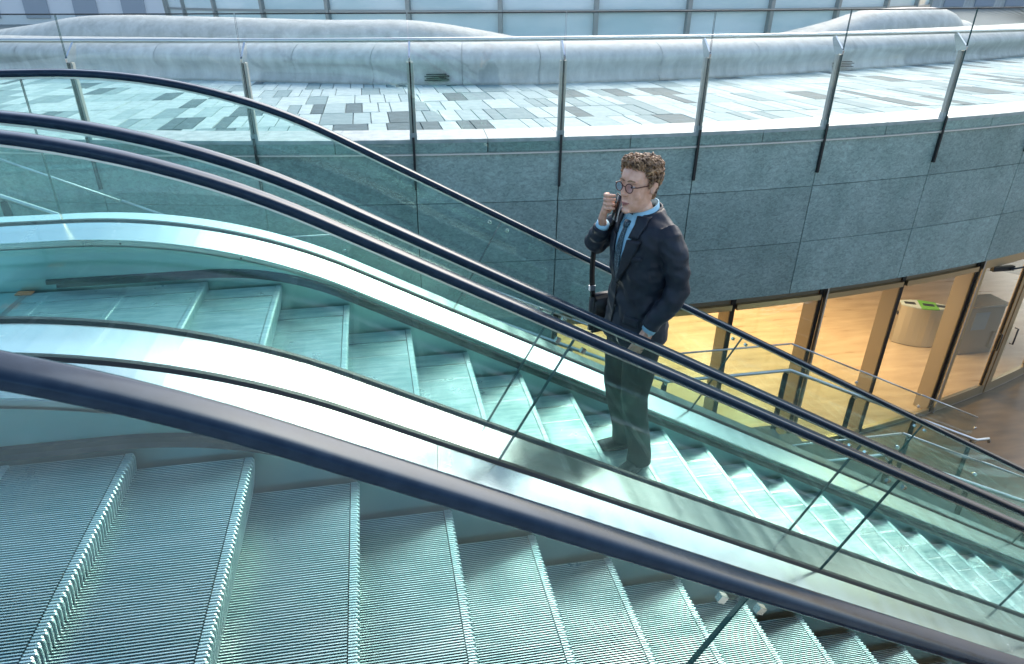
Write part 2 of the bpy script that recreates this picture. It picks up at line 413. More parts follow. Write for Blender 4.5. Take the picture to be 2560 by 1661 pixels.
# ================================================================== ROUND STONE WALL
wall = thing('curved_stone_wall', (CX, CY - CR, ZF), 'curved wall of dark grey stone panels behind the escalators, under the plaza', 'wall')
JT = [-0.62, -0.55, -0.48, -0.41, -0.34, -0.2662, -0.1877, -0.1151, -0.0467, 0.0216, 0.0914, 0.1680, 0.243, 0.316, 0.386, 0.456, 0.526]
def curved_panel(bm, t0, t1, z0, z1, r, th, n=6, mi=0):
    f = []
    for i in range(n + 1):
        t = t0 + (t1 - t0) * i / n
        f.append([bm.verts.new((*arc(q, t), z)) for q, z in ((r, z0), (r, z1), (r - th, z1), (r - th, z0))])
    for A, B in zip(f, f[1:]):
        for k in range(4): bm.faces.new((A[k], B[k], B[(k + 1) % 4], A[(k + 1) % 4])).material_index = mi
    bm.faces.new(f[0][::-1]).material_index = mi; bm.faces.new(f[-1]).material_index = mi
g = 0.0065
TH0 = th_of_x(1.98)                     # left of this the wall runs down to the floor
for t0, t1 in zip(JT, JT[1:]):
    w = g / CR
    for z0, z1 in ((-0.296, 0.258), (-1.036, -0.304), (-1.772, -1.044)):
        bm = bmesh.new(); curved_panel(bm, t0 + w, t1 - w, z0, z1, CR + random.uniform(-0.0015, 0.0015), 0.05)
        build('stone_panel', bm, 'wall_stone', wall)
    if t1 <= TH0 + 0.002:
        for z0, z1 in ((-2.6, -1.78), (-3.5, -2.608), (ZF, -3.508)):
            bm = bmesh.new(); curved_panel(bm, t0 + w, min(t1, TH0) - w, z0, z1, CR, 0.05); build('stone_panel', bm, 'wall_stone', wall)
    tm = (t0 + t1) / 2
    for a, b in ((t0, tm), (tm, t1)):
        bm = bmesh.new(); curved_panel(bm, a + w, b - w, 0.276, ZL - 0.036, CR + 0.004, 0.3, 4); build('cap_stone', bm, 'wall_stone', wall)
        bm = bmesh.new(); curved_panel(bm, a + w * 0.5, b - w * 0.5, ZL - 0.034, ZL + 0.006, CR + 0.012, 0.62, 4); build('coping_slab', bm, 'coping_stone', wall)
bm = bmesh.new(); curved_panel(bm, JT[0], JT[-1], -1.765, ZL - 0.06, CR - 0.052, 0.3, 60)
build('backing', bm, 'dark_void', wall)
bm = bmesh.new(); curved_panel(bm, JT[0], JT[-1], 0.258, 0.2745, CR + 0.024, 0.06, 60)
build('edge_trim', bm, 'trim_cream', wall)

# ---- glass balustrade along the plaza edge
rail_t = thing('plaza_railing', (*arc(CR, 0), ZL), 'curved glass railing with steel posts and handrail on the plaza edge', 'railing')
PT = [t for t in JT if -0.5 < t < 0.4]
for t0, t1 in zip(PT, PT[1:]):
    bm = bmesh.new(); w = 0.006 / CR
    curved_panel(bm, t0 + w, t1 - w, 0.29, 1.69, CR + 0.028, 0.012, 8)
    bm.faces.ensure_lookup_table()
    for f in bm.faces:
        c = f.calc_center_median(); d = abs(hypot(c.x - CX, c.y - CY) - (CR + 0.022))
        f.material_index = 0 if d > 0.004 else 1
    build('glass_panel', bm, ['clear_glass', 'glass_edge'], rail_t)
    bm = bmesh.new(); curved_panel(bm, t0 + w, t1 - w, 1.691, 1.704, CR + 0.031, 0.018, 8)
    build('glass_cap', bm, 'dark_steel', rail_t)
bm = bmesh.new(); tube(bm, [(*arc(CR - 0.17, t), 1.435) for t in [PT[0] + (PT[-1] - PT[0]) * i / 80 for i in range(81)]], 0.024, 12)
build('handrail', bm, 'satin_steel', rail_t)
for t in PT:
    def F(r, s, z): 
        x, y = arc(CR + r, t); return (x + s * cos(t), y + s * sin(t), z)
    def rbox(bm, r0, r1, s0, s1, z0, z1, mi=0):
        vv = box(bm, 0, 1, 0, 1, 0, 1, mi)
        for q in vv:
            q.co = F(r1 if q.co.x > .5 else r0, s1 if q.co.y > .5 else s0, z1 if q.co.z > .5 else z0)
    bm = bmesh.new()
    rbox(bm, -0.045, 0.0, -0.036, -0.008, 0.50, 1.23); rbox(bm, -0.045, 0.0, 0.008, 0.036, 0.50, 1.23); rbox(bm, -0.035, -0.012, -0.008, 0.008, 0.50, 1.22, 1)
    post = build('post', bm, ['post_metal', 'gasket_black'], rail_t)
    bm = bmesh.new()
    prism(bm, [(0.03, 1.235), (0.034, 1.275), (-0.14, 1.425), (-0.17, 1.425), (-0.175, 1.39), (-0.06, 1.16), (-0.04, 1.235)],
          lambda p, s: F(p[0], 0.011 if s else -0.011, p[1]))
    build('handrail_bracket', bm, 'polished_steel', post)
    bm = bmesh.new(); rbox(bm, -0.05, 0.004, -0.04, 0.04, ZL + 0.006, 0.50); build('post_foot', bm, 'coping_stone', post)
    bm = bmesh.new(); rbox(bm, 0.030, 0.044, -0.013, 0.013, -0.125, 0.46); rbox(bm, 0.0, 0.03, -0.009, 0.009, -0.125, 0.24)
    build('clamp_bar', bm, 'dark_steel', post)

# ---- plaza background: concrete parapets
def catmull(P, n=8):
    out = []
    for i in range(len(P) - 1):
        p0, p1, p2, p3 = P[max(i - 1, 0)], P[i], P[i + 1], P[min(i + 2, len(P) - 1)]
        for k in range(n):
            u = k / n
            out.append(tuple(0.5 * ((2 * p1[j]) + (-p0[j] + p2[j]) * u + (2 * p0[j] - 5 * p1[j] + 4 * p2[j] - p3[j]) * u * u + (-p0[j] + 3 * p1[j] - 3 * p2[j] + p3[j]) * u ** 3) for j in range(len(p1))))
    out.append(tuple(P[-1])); return out
def parapet_piece(name, pts, prof, parent, mat='concrete'):
    bm = bmesh.new(); rings = []
    n = len(pts)
    for i, q in enumerate(pts):
        a, b = pts[max(i - 1, 0)], pts[min(i + 1, n - 1)]
        d = Vector((b[0] - a[0], b[1] - a[1])).normalized(); nrm = Vector((d.y, -d.x))
        rings.append([bm.verts.new((q[0] + nrm.x * o, q[1] + nrm.y * o, ZL + z * q[2])) for o, z in prof])
    m = len(prof)
    for A, B in zip(rings, rings[1:]):
        for k in range(m):
            f = bm.faces.new((A[k], B[k], B[(k + 1) % m], A[(k + 1) % m])); f.smooth = k < m - 3
    return build(name, bm, mat, parent)
P2 = [(-13, 17.5), (-10.3, 15.8), (-7.66, 14.30), (-5.0, 13.1), (-2.25, 11.9), (-0.6, 11.2), (0.46, 10.80), (2.17, 10.50), (3.28, 10.45), (5.67, 10.62), (7.52, 10.95), (9.87, 11.60), (13.0, 12.6), (16.4, 13.9), (20, 15.6)]
prof2 = [(0.05, 0), (0.0, 0.06), (-0.03, 0.13), (-0.03, 0.19), (0.0, 0.26), (0.05, 0.33), (0.078, 0.385), (0.072, 0.43), (0.045, 0.475), (0.0, 0.52), (-0.06, 0.565), (-0.14, 0.605), (-0.25, 0.645), (-0.38, 0.675), (-0.6, 0.69), (-0.9, 0.69), (-0.9, 0)]
par2 = thing('concrete_parapet', (3.28, 10.45, ZL), 'long low rounded concrete parapet across the plaza, behind the steel posts', 'parapet')
c2 = catmull([(x, y, 1.0) for x, y in P2], 10)
k = 0
while k < len(c2) - 1:
    e2 = min(k + 11, len(c2) - 1); seg = c2[k:e2 + 1]
    s0, s1 = seg[0], seg[1]; L = hypot(s1[0] - s0[0], s1[1] - s0[1]); f = min(0.9, 0.008 / max(L, 1e-4))
    seg[0] = tuple(s0[j] + (s1[j] - s0[j]) * f for j in range(3))
    parapet_piece('parapet_segment', seg, prof2, par2); k = e2
for (x, y) in ((1.05, 10.66), (9.6, 11.47)):
    bm = bmesh.new()
    for q in range(4): box(bm, x - 0.22 + 0.03 * (q % 2), x + 0.22 - 0.05 * (q % 2), y - 0.075, y + 0.01, ZL + 0.075 + q * 0.032, ZL + 0.087 + q * 0.032)
    build('vent_slots', bm, 'gasket_black', par2)
def hump(label, tab, yoff):
    P = [(x, y, max(0.08, (z - ZL) / 0.69)) for x, y, z in tab]
    o = thing('concrete_parapet', (tab[len(tab) // 2][0], tab[len(tab) // 2][1], ZL), label, 'parapet')
    pts = catmull(P, 6); q = max(4, len(pts) // 4); k = 0
    while k < len(pts) - 1:
        e2 = min(k + q, len(pts) - 1); parapet_piece('parapet_segment', pts[k:e2 + 1], prof2, o); k = e2
hump('far low concrete parapet with sloping right end, seen at upper left of the plaza',
     [(-9.5, 16.4, 1.1), (-7.6, 15.4, 1.32), (-6.6, 15.0, 1.46), (-5.7, 14.7, 1.50), (-4.3, 14.3, 1.47), (-2.6, 14.0, 1.43), (-1.0, 13.9, 1.38), (0.63, 13.8, 1.37), (1.49, 13.8, 1.30), (2.4, 13.8, 1.16), (3.4, 13.8, 0.98), (4.6, 13.8, 0.75), (5.4, 13.9, 0.5)], 0)
hump('far rounded concrete hump at the upper right end of the plaza',
     [(7.6, 14.6, 0.5), (9.0, 14.4, 0.72), (10.2, 14.3, 0.95), (11.5, 14.3, 1.20), (12.6, 14.4, 1.45), (13.6, 14.6, 1.51), (14.8, 14.9, 1.53), (15.5, 15.2, 1.48), (15.9, 15.5, 1.28), (16.8, 16.0, 1.2)], 0)

# ---- glass drum pavilion beyond
DCX, DCY, DR = 8.5, 34.5, 17.0
drum = thing('glass_pavilion', (DCX, DCY, ZL), 'round glass pavilion with slim grey mullions far across the plaza', 'building')
nm = 40
for i in range(nm):
    t = -pi / 2 * 1.05 + pi * 1.05 * i / (nm - 1) * 1.0
for i in range(-9, 10):
    t = i * 0.155 + 0.02; t1 = t + 0.155
    def D(r, a): return (DCX + r * sin(a), DCY - r * cos(a))
    bm = bmesh.new()
    vv = box(bm, -0.06, 0.06, -0.09, 0.09, ZL, 3.2)
    for q in vv:
        x, y = q.co.x, q.co.y; px, py = D(DR - y, t); lean = (q.co.z - ZL) * 0.10
        q.co.x = px + x * cos(t) + lean * sin(t) * 0.6; q.co.y = py + x * sin(t) - lean * cos(t) * 0.0
    build('mullion', bm, 'facade_metal', drum)
    bm = bmesh.new(); A = D(DR - 0.05, t); B = D(DR - 0.05, t1)
    v = [bm.verts.new(c) for c in ((*A, ZL + 0.1), (*B, ZL + 0.1), (B[0] + 0.3 * sin(t1), B[1], 3.1), (A[0] + 0.3 * sin(t), A[1], 3.1))]; bm.faces.new(v)
    build('glass_pane', bm, 'facade_glass', drum)
    for zz, hh in ((1.42, 0.07), (0.45, 0.1)):
        bm = bmesh.new(); v = []
        for r in (DR, DR + 0.08):
            for a in (t, t1):
                for z in (zz, zz + hh): v.append(bm.verts.new((*D(r, a), z)))
        for q in ((0, 1, 3, 2), (4, 6, 7, 5), (0, 4, 5, 1), (2, 3, 7, 6), (0, 2, 6, 4), (1, 5, 7, 3)): bm.faces.new([v[j] for j in q])
        build('transom', bm, 'facade_metal', drum)
# ---- pale building to the left, far behind
bld = thing('pale_building', (-24, 46, ZL), 'pale building with dark windows far behind the plaza at upper left', 'building')
bm = bmesh.new(); box(bm, -40, -6, 46, 60, ZL - 0.1, 9); build('facade', bm, 'white_paint', bld)
for i in range(12):
    for fl in range(2):
        bm = bmesh.new(); x = -38.6 + i * 2.7; box(bm, x, x + 1.3, 45.9, 46.2, ZL + 0.3 + fl * 4.2, ZL + 3.1 + fl * 4.2)
        build('window', bm, 'grey_window', bld)

bld2 = thing('pale_building', (60, 66, ZL), 'pale grey building far away at the upper right corner of the picture', 'building')
bm = bmesh.new(); box(bm, 22, 110, 66, 80, ZL - 0.1, 10); build('facade', bm, 'concrete', bld2)
for i in range(24):
    bm = bmesh.new(); x = 23 + i * 3.6; box(bm, x, x + 2.2, 65.85, 66.2, ZL + 0.2, ZL + 2.8); build('window', bm, 'grey_window', bld2)

# ================================================================== ESCALATORS
def step_mesh(name, bright=(), WS=WS, side=0):
    bm = bmesh.new()
    yl0, yl1 = -WS + 0.003, -0.003
    pt = 0.0101; n = int((yl1 - yl0) / pt); rw = 0.0050
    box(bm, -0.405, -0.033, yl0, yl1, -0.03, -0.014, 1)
    for i in range(n):
        y = yl0 + i * pt
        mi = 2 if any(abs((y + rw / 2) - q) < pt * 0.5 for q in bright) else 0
        a = [(-0.405, -0.0112), (-0.405, -0.0006), (-0.0355, -0.0006), (-0.0355, -0.0112)]
        v = box(bm, -0.405, -0.0365, y, y + rw, -0.0145, 0.0, mi)
        for q in v[4:]: q.co.y += 0.0009 if q.co.y < y + rw / 2 else -0.0009
        if side:
            for q in v[0].link_faces[:] + v[6].link_faces[:]:
                if abs(q.calc_center_median().z) > 0.001: q.material_index = side
        # nosing tooth and riser cleat
        yy = y + pt * 0.5; cut = 0.006 * (i % 2); prof = [(-0.0325, -0.0115), (-0.0325, 0.0), (-0.005 - cut, 0.0), (-0.001 - cut, -0.003), (-cut, -0.008), (-0.002 - cut, -0.03), (-0.008 - cut * 0.6, -0.07), (-0.018, -0.12), (-0.033, -0.175), (-0.048, -0.222), (-0.060, -0.222), (-0.03, -0.12), (-0.014, -0.02)]
        prism(bm, prof, lambda p, s: (p[0], yy + (0.0046 if s else 0.0), p[1]), 0)
    back = [(-0.033, -0.013), (-0.009, -0.013), (-0.011, -0.03), (-0.017, -0.07), (-0.027, -0.12), (-0.042, -0.175), (-0.057, -0.222), (-0.085, -0.222), (-0.05, -0.03)]
    prism(bm, back, lambda p, s: (p[0], yl1 if s else yl0, p[1]), 3)
    bmesh.ops.recalc_face_normals(bm, faces=bm.faces)
    me = bpy.data.meshes.new(name); bm.to_mesh(me); bm.free()
    for m in ('step_aluminium', 'groove_dark', 'bright_ridge', 'riser_grey', 'groove_side'): me.materials.append(M(m))
    return me

rail_prof = []
for i in range(15):
    a = pi * i / 14; rail_prof.append((0.040 * (1 if cos(a) > 0 else -1) * abs(cos(a)) ** 0.55, 0.019 * sin(a) ** 0.75))
rail_prof += [(-0.041, -0.008), (-0.036, -0.014), (-0.026, -0.016), (-0.022, -0.012), (0.022, -0.012), (0.026, -0.016), (0.036, -0.014), (0.041, -0.008)]
XJ = [-3.3, -1.93] + [0.235 + 1.785 * k for k in range(0, 5)] + [9.3, 10.2]

def rail_hit(x, z, nx, nz):
    """distance from a deck point along its normal to the handrail line"""
    best = None
    for (a, b) in zip(RAIL.p, RAIL.p[1:]):
        dx, dz = b[0] - a[0], b[1] - a[1]; det = nx * (-dz) + nz * dx
        if abs(det) < 1e-9: continue
        t = ((a[0] - x) * (-dz) + (a[1] - z) * dx) / det; u = (nx * (a[1] - z) - nz * (a[0] - x)) / det
        if -1e-6 <= u <= 1 + 1e-6 and t > 0 and (best is None or t < best): best = t
    return best or 0.775
def glass_panel(parent, x0, x1, y0, DECK=DECK):
    pts = DECK.sub(DECK.sx(x0) + 0.003, DECK.sx(x1) - 0.003, 0.25)
    bm = bmesh.new(); L = []
    for (s, x, z, a) in pts:
        nx, nz = sin(a), cos(a); h = rail_hit(x, z, nx, nz) - 0.026
        L.append([bm.verts.new((x + nx * d, y0 + q, z + nz * d)) for d, q in ((0.0, -0.006), (h, -0.006), (h, 0.006), (0.0, 0.006))])
    for A, B in zip(L, L[1:]):
        for k in range(4): bm.faces.new((A[k], B[k], B[(k + 1) % 4], A[(k + 1) % 4])).material_index = 0 if k in (0, 2) else 1
    bm.faces.new(L[0][::-1]).material_index = 1; bm.faces.new(L[-1]).material_index = 1
    return build('glass_panel', bm, ['balustrade_glass', 'glass_edge'], parent)

def balustrade(esc, yslot, yedge, side, outer_w, clips=True, DECK=DECK, low=False):
    """one side of an escalator; side +1 = outward is +y"""
    s0, s1 = RAIL.sx(-3.3), RAIL.sx(10.3)
    def newel(pts):
        # rounded returns at both ends
        r = 0.36; out = []
        a0 = pts[0]
        for i in range(12): 
            a = pi * (1 - i / 12); out.append((a0[0] - r * (a), a0[1] - r * sin(a), a0[2] - r - r * cos(a) * -1 if False else a0[2] - r + r * cos(a), -a))
        e = pts[-1]; tail = []
        for i in range(1, 13):
            a = pi * i / 12; tail.append((e[0] + r * a, e[1] + r * sin(a), e[2] - r + r * cos(a), a))
        return out + pts + tail
    hr = sweep('handrail', RAIL, s0, s1, rail_prof, yslot, 'rubber', esc, extra=newel, step=0.5)
    sweep('handrail_guide', RAIL, s0, s1, [(-0.019, -0.013), (-0.019, -0.026), (0.019, -0.026), (0.019, -0.013)], yslot, 'satin_steel', hr, smooth=False)
    for x0, x1 in zip(XJ, XJ[1:]):
        gp = glass_panel(esc, x0, x1, yslot, DECK)
    if clips:
        for x in XJ[2:-2]:
            for dx in (-0.055, 0.055):
                xx = x + dx; z = DECK.z(xx); n = (sin(INC), cos(INC)); h = rail_hit(xx, z, *n) - 0.06
                bm = bmesh.new(); vv = box(bm, -0.010, 0.010, -0.0085, 0.0085, -0.010, 0.010)
                for q in vv:
                    lx, ly, lz = q.co; q.co = (xx + n[0] * (h + lz) + cos(INC) * lx, yslot + ly, z + n[1] * (h + lz) - sin(INC) * lx)
                build('glass_clip', bm, 'polished_steel', esc)
    sweep('glass_channel', DECK, DECK.sx(-3.35), DECK.sx(10.35), [(-0.025, -0.03), (-0.025, 0.003), (-0.012, 0.012), (0.012, 0.012), (0.025, 0.003), (0.025, -0.03)], yslot, 'black_rubber', esc, smooth=False)
    # inner deck, edge strip, skirt
    seams = [-3.35, -0.03, 3.54, 7.1, 10.35]
    inw = abs(yslot - yedge)
    for a, b in zip(seams, seams[1:]):
        sa, sb = DECK.sx(a) + 0.0012, DECK.sx(b) - 0.0012
        sweep('inner_deck', DECK, sa, sb, ([(-0.026, 0.0), (-(inw - 0.022), -0.040), (-(inw - 0.022), -0.046), (-0.026, -0.006)] if not low else [(-0.026, 0.0), (-0.030, -0.004), (-0.052, -0.118), (-(inw - 0.022), -0.124), (-(inw - 0.022), -0.130), (-0.047, -0.124), (-0.026, -0.006)]), yslot, 'deck_steel', esc, side, smooth=False)
        lo = -0.084 if low else 0.0
        st = sweep('edge_strip', DECK, sa, sb, [(-(inw - 0.024), lo - 0.0465), (-(inw - 0.019), lo - 0.0465), (-(inw - 0.019), lo - 0.074), (-(inw - 0.024), lo - 0.074)], yslot, 'satin_steel', esc, side, smooth=False)
        if outer_w:
            sweep('outer_deck', DECK, sa, sb, [(0.026, 0.0), (outer_w, 0.0), (outer_w, -0.006), (0.026, -0.006)], yslot, 'deck_steel', esc, side, smooth=False)
    # screws on the edge strip
    bm = bmesh.new()
    dlow = -0.084 if low else 0.0
    for i in range(18):
        x = -2.2 + i * 0.62; s, (xx, z, a) = 0, DECK.at(DECK.sx(x)); d = dlow - 0.06; cx, cz = xx + sin(a) * d, z + cos(a) * d
        ring = [bm.verts.new((cx + 0.006 * cos(2 * pi * k / 8), yslot - side * (inw - 0.0175), cz + 0.006 * sin(2 * pi * k / 8))) for k in range(8)]; bm.faces.new(ring)
    tag(build('screws', bm, 'gasket_black', esc, normals=False), kind='stuff')
    bm = bmesh.new(); uvl = bm.loops.layers.uv.new('UVMap'); R = []
    xs = [-3.35 + 0.1 * i for i in range(137)]
    for x in xs:
        xx, z, a = DECK.at(DECK.sx(x)); top = z + cos(a) * (-0.160 if low else -0.075); bot = NOSE.z(x) - 0.30
        R.append([bm.verts.new((x, yedge + side * 0.008, top)), bm.verts.new((x, yedge + side * 0.001, bot))])
    for (A, B), x in zip(zip(R, R[1:]), xs):
        f = bm.faces.new((A[0], B[0], B[1], A[1])); f.smooth = True
        for lp, uv in zip(f.loops, ((x, 0), (x + 0.1, 0), (x + 0.1, 0.4), (x, 0.4))): lp[uvl].uv = uv
    sk = build('skirt', bm, 'skirt_steel', esc)
    if low: return
    bg_ = sweep('brush_guard', NOSE, NOSE.sx(-2.0), NOSE.sx(9.6), [(0.008, 0.066), (-0.010, 0.060), (-0.012, 0.040), (0.006, 0.036)], yedge, 'brush_black', esc, side, smooth=False, step=0.3)
    sweep('bristles', NOSE, NOSE.sx(-1.95), NOSE.sx(9.55), [(-0.002, 0.0405), (-0.012, 0.0395), (-0.020, 0.022), (-0.016, 0.020)], yedge, 'brush_black', bg_, side, smooth=False, step=0.3)
    # outer cladding
    if outer_w:
        bm = bmesh.new(); R = []
        for (s, x, z, a) in DECK.sub(DECK.sx(-3.35), DECK.sx(10.35), 0.8):
            yo = yslot + side * (outer_w - 0.004); R.append([bm.verts.new((x, yo, z - 0.008)), bm.verts.new((x, yo, max(ZF + 0.01, z - 1.0)))])
        for A, B in zip(R, R[1:]): bm.faces.new((A[0], B[0], B[1], A[1]))
        build('outer_cladding', bm, 'satin_steel', esc)

def escalator(label, yedge_far, phase, comb_x, stepme, near_outer, far_outer, WS=WS, yn=None, deck_n=DECK):
    esc = thing('escalator', (3.5, yedge_far - WS / 2, ZF), label, 'escalator', 'escalators')
    balustrade(esc, yedge_far + E_, yedge_far, 1, far_outer)
    balustrade(esc, yn if yn is not None else yedge_far - WS - E_, yedge_far - WS, -1, near_outer, DECK=deck_n, low=near_outer == 0)
    s_ref = NOSE.sx(phase)
    k = -8
    while True:
        s = s_ref + k * PITCHL
        x, z, a = NOSE.at(min(s, NOSE.s[-1])) if s > 0 else (-9, 0, 0)
        if s > NOSE.s[-1] or x > 9.9: break
        if x - 0.0 > comb_x + 0.02:
            o = bpy.data.objects.new('step', stepme); COL.objects.link(o); o.location = (x, yedge_far, z); attach(o, esc)
        k += 1
    bm = bmesh.new(); yl0, yl1 = yedge_far - WS + 0.004, yedge_far - 0.004
    box(bm, comb_x - 1.6, comb_x - 0.16, yl0 - 0.0, yl1, ZL - 0.03, ZL + 0.006); build('landing_plate', bm, 'step_aluminium', esc)
    bm = bmesh.new(); vv = box(bm, comb_x - 0.158, comb_x, yl0, yl1, ZL - 0.02, ZL + 0.006)
    for q in vv:
        if q.co.x > comb_x - 0.01: q.co.z = ZL + (0.0045 if q.co.z > ZL else 0.001)
    n = int(WS / 0.0101)
    for i in range(n): box(bm, comb_x, comb_x + 0.03, yl0 + i * 0.0101, yl0 + i * 0.0101 + 0.0044, ZL + 0.0002, ZL + 0.004, 1)
    cp = build('comb_plate', bm, ['skirt_steel', 'satin_steel'], esc)
    for yy in (yl0, yl1 - 0.05):
        bm = bmesh.new(); vv = box(bm, comb_x - 0.03, comb_x + 0.05, yy, yy + 0.05, ZL + 0.0065, ZL + 0.012)
        for q in vv:
            if q.co.x > comb_x: q.co.z -= 0.004
        build('comb_end', bm, 'orange_plastic', cp)
    bm = bmesh.new(); box(bm, 9.95, 11.2, yl0, yl1, ZF - 0.02, ZF + 0.012); build('landing_plate', bm, 'step_aluminium', esc)
    return esc
DECKN = Path(0.03, 0.60, ZF + 0.2, 3.2, 3.2, -3.4, 10.4)
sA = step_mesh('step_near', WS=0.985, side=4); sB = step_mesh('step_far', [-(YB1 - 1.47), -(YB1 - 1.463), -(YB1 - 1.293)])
escA = escalator('nearest escalator, its ribbed steps filling the bottom of the picture', 0.0, 0.0, -2.12, sA, 0.17, G_ - 0.026, WS=0.985, yn=Y1, deck_n=DECKN)
escB = escalator('second escalator, carrying the man in the dark suit', YB1, -0.0544, -2.12, sB, 0, 0.17)

# ================================================================== STAIRCASE BEYOND
ZM = -3.15
stair = thing('staircase', (3.5, 3.45, ZF), 'stone staircase between the far escalator and the curved wall', 'stairs')
def flight(x0, z0, x1, z1):
    n = max(2, round((z0 - z1) / 0.165)); dz = (z0 - z1) / n; dx = (x1 - x0) / n
    bm = bmesh.new(); box(bm, 0, dx + 0.02, 2.46, 4.44, -dz - 0.16, 0); me = bpy.data.meshes.new('stair_step'); bmesh.ops.recalc_face_normals(bm, faces=bm.faces); bm.to_mesh(me); bm.free(); me.materials.append(M('stair_stone'))
    for i in range(n - 1):
        o = bpy.data.objects.new('stair_step', me); COL.objects.link(o); o.location = (x0 + i * dx, 0, z0 - (i + 1) * dz); attach(o, stair)
def landing(x0, x1, z):
    bm = bmesh.new(); box(bm, x0, x1, 2.46, 4.44, z - 0.25, z); build('stair_landing', bm, 'stair_stone', stair)
ZR = 0.90
RX = [(-5.2, 1.32), (-3.45, 0.31), (-1.55, -0.56), (-0.55, -0.56), (3.04, -2.25), (4.63, -2.25), (7.75, -3.68)]
landing(-5.6, -5.2, ZL - 0.003)
flight(-5.2, ZL, -1.55, -0.56 - ZR); landing(-1.55, -0.55, -0.56 - ZR); flight(-0.55, -0.56 - ZR, 3.04, ZM); landing(3.04, 4.63, ZM); flight(4.63, ZM, 7.75, ZF)
def stair_rail(y, inner, label):
    o = thing('stair_railing', (3.5, y, ZF), label, 'railing', 'stair railings')
    yr = y + inner * 0.09
    bm = bmesh.new(); tube(bm, [(x, yr, z) for x, z in RX] + [(7.95, yr, -3.68), (7.98, yr, -3.74)], 0.022, 10); build('handrail', bm, 'satin_steel', o)
    def ztop(x):
        for (a, za), (b, zb) in zip(RX, RX[1:]):
            if a <= x <= b: return za + (zb - za) * (x - a) / (b - a) + 0.31
        return RX[-1][1] + 0.31
    xs = []
    for (a, _), (b, _) in zip(RX, RX[1:]):
        n = max(1, round((b - a) / 1.2)); xs += [a + (b - a) * i / n for i in range(n)]
    xs.append(RX[-1][0])
    for a, b in zip(xs, xs[1:]):
        bm = bmesh.new(); za, zb = ztop(a + 1e-4), ztop(b - 1e-4)
        prism(bm, [(a + 0.008, za - 1.12), (b - 0.008, zb - 1.12), (b - 0.008, zb), (a + 0.008, za)], lambda p, s: (p[0], y + (0.006 if s else -0.006), p[1]))
        build('glass_panel', bm, 'clear_glass', o)
        bm = bmesh.new(); tube(bm, [(a + 0.008, y, za + 0.008), (b - 0.008, y, zb + 0.008)], 0.011, 6); build('glass_cap', bm, 'satin_steel', o)
    for x in xs[1:]:
        zt = ztop(x - 1e-4) - 0.31
        bm = bmesh.new(); prism(bm, [(x - 0.035, zt - 0.02 - ZR - 0.1), (x + 0.035, zt - 0.02 - ZR - 0.1), (x + 0.035, zt - 0.10), (x + 0.01, zt - 0.022), (x - 0.01, zt - 0.022), (x - 0.035, zt - 0.10)],
                                lambda p, s: (p[0], y + inner * (0.02 if s else 0.035), p[1]))
        po = build('post', bm, 'dark_steel', o)
        bm = bmesh.new(); tube(bm, [(x, y + inner * 0.03, zt - 0.06), (x, yr, zt - 0.05), (x, yr, zt - 0.015)], 0.009, 6); build('bracket', bm, 'satin_steel', po)
        bm = bmesh.new(); tube(bm, [(x, y - 0.008, zt + 0.15), (x, y + inner * 0.03, zt + 0.15)], 0.02, 8); build('glass_clamp', bm, 'polished_steel', po)
stair_rail(4.40, -1, 'stair railing on the side of the curved wall, with glass and steel handrail')
stair_rail(2.50, 1, 'stair railing right behind the far escalator, with glass and steel handrail')

# ================================================================== LOBBY UNDER THE WALL
RG = CR - 0.12
tl = th_of_x(1.98, RG)
def aring(bm, r0, r1, t0, t1, z, n=24):
    A = [(bm.verts.new((*arc(r0, t0 + (t1 - t0) * i / n), z)), bm.verts.new((*arc(r1, t0 + (t1 - t0) * i / n), z))) for i in range(n + 1)]
    for a, b in zip(A, A[1:]): bm.faces.new((a[0], b[0], b[1], a[1]))
bm = bmesh.new(); aring(bm, RG + 0.03, RG - 9.0, tl, 0.62, ZF + 0.006, 40); tag(build('lobby_floor', bm, 'lobby_floor'), kind='structure')
bm = bmesh.new(); aring(bm, RG + 0.02, RG - 9.0, tl - 0.02, 0.62, -1.70, 40)
tag(build('lobby_ceiling', bm, 'lobby_ceiling'), kind='structure')
lw = thing('lobby_wall', (*arc(RG - 9, 0.2), ZF), 'warm beige rear wall of the lit lobby behind the glass', 'wall')
bm = bmesh.new(); curved_panel(bm, tl - 0.02, 0.62, ZF + 0.006, -1.70, RG - 9.0, 0.2, 30); build('rear_face', bm, 'lobby_wall', lw)
bm = bmesh.new()
vv = [bm.verts.new(c) for c in ((*arc(RG - 0.02, tl - 0.004), ZF), (*arc(RG - 9, tl - 0.004), ZF), (*arc(RG - 9, tl - 0.004), -1.7), (*arc(RG - 0.02, tl - 0.004), -1.7))]; bm.faces.new(vv)
build('side_face', bm, 'lobby_wall', lw)
gw = thing('lobby_glazing', (*arc(RG, 0.1), ZF), 'glazed lobby front with bronze frame and deep fins under the stone wall', 'glazing')
MX = [1.98, 3.22, 4.48, 5.88, 7.35, 8.92]
MT = [th_of_x(x, RG) for x in MX]
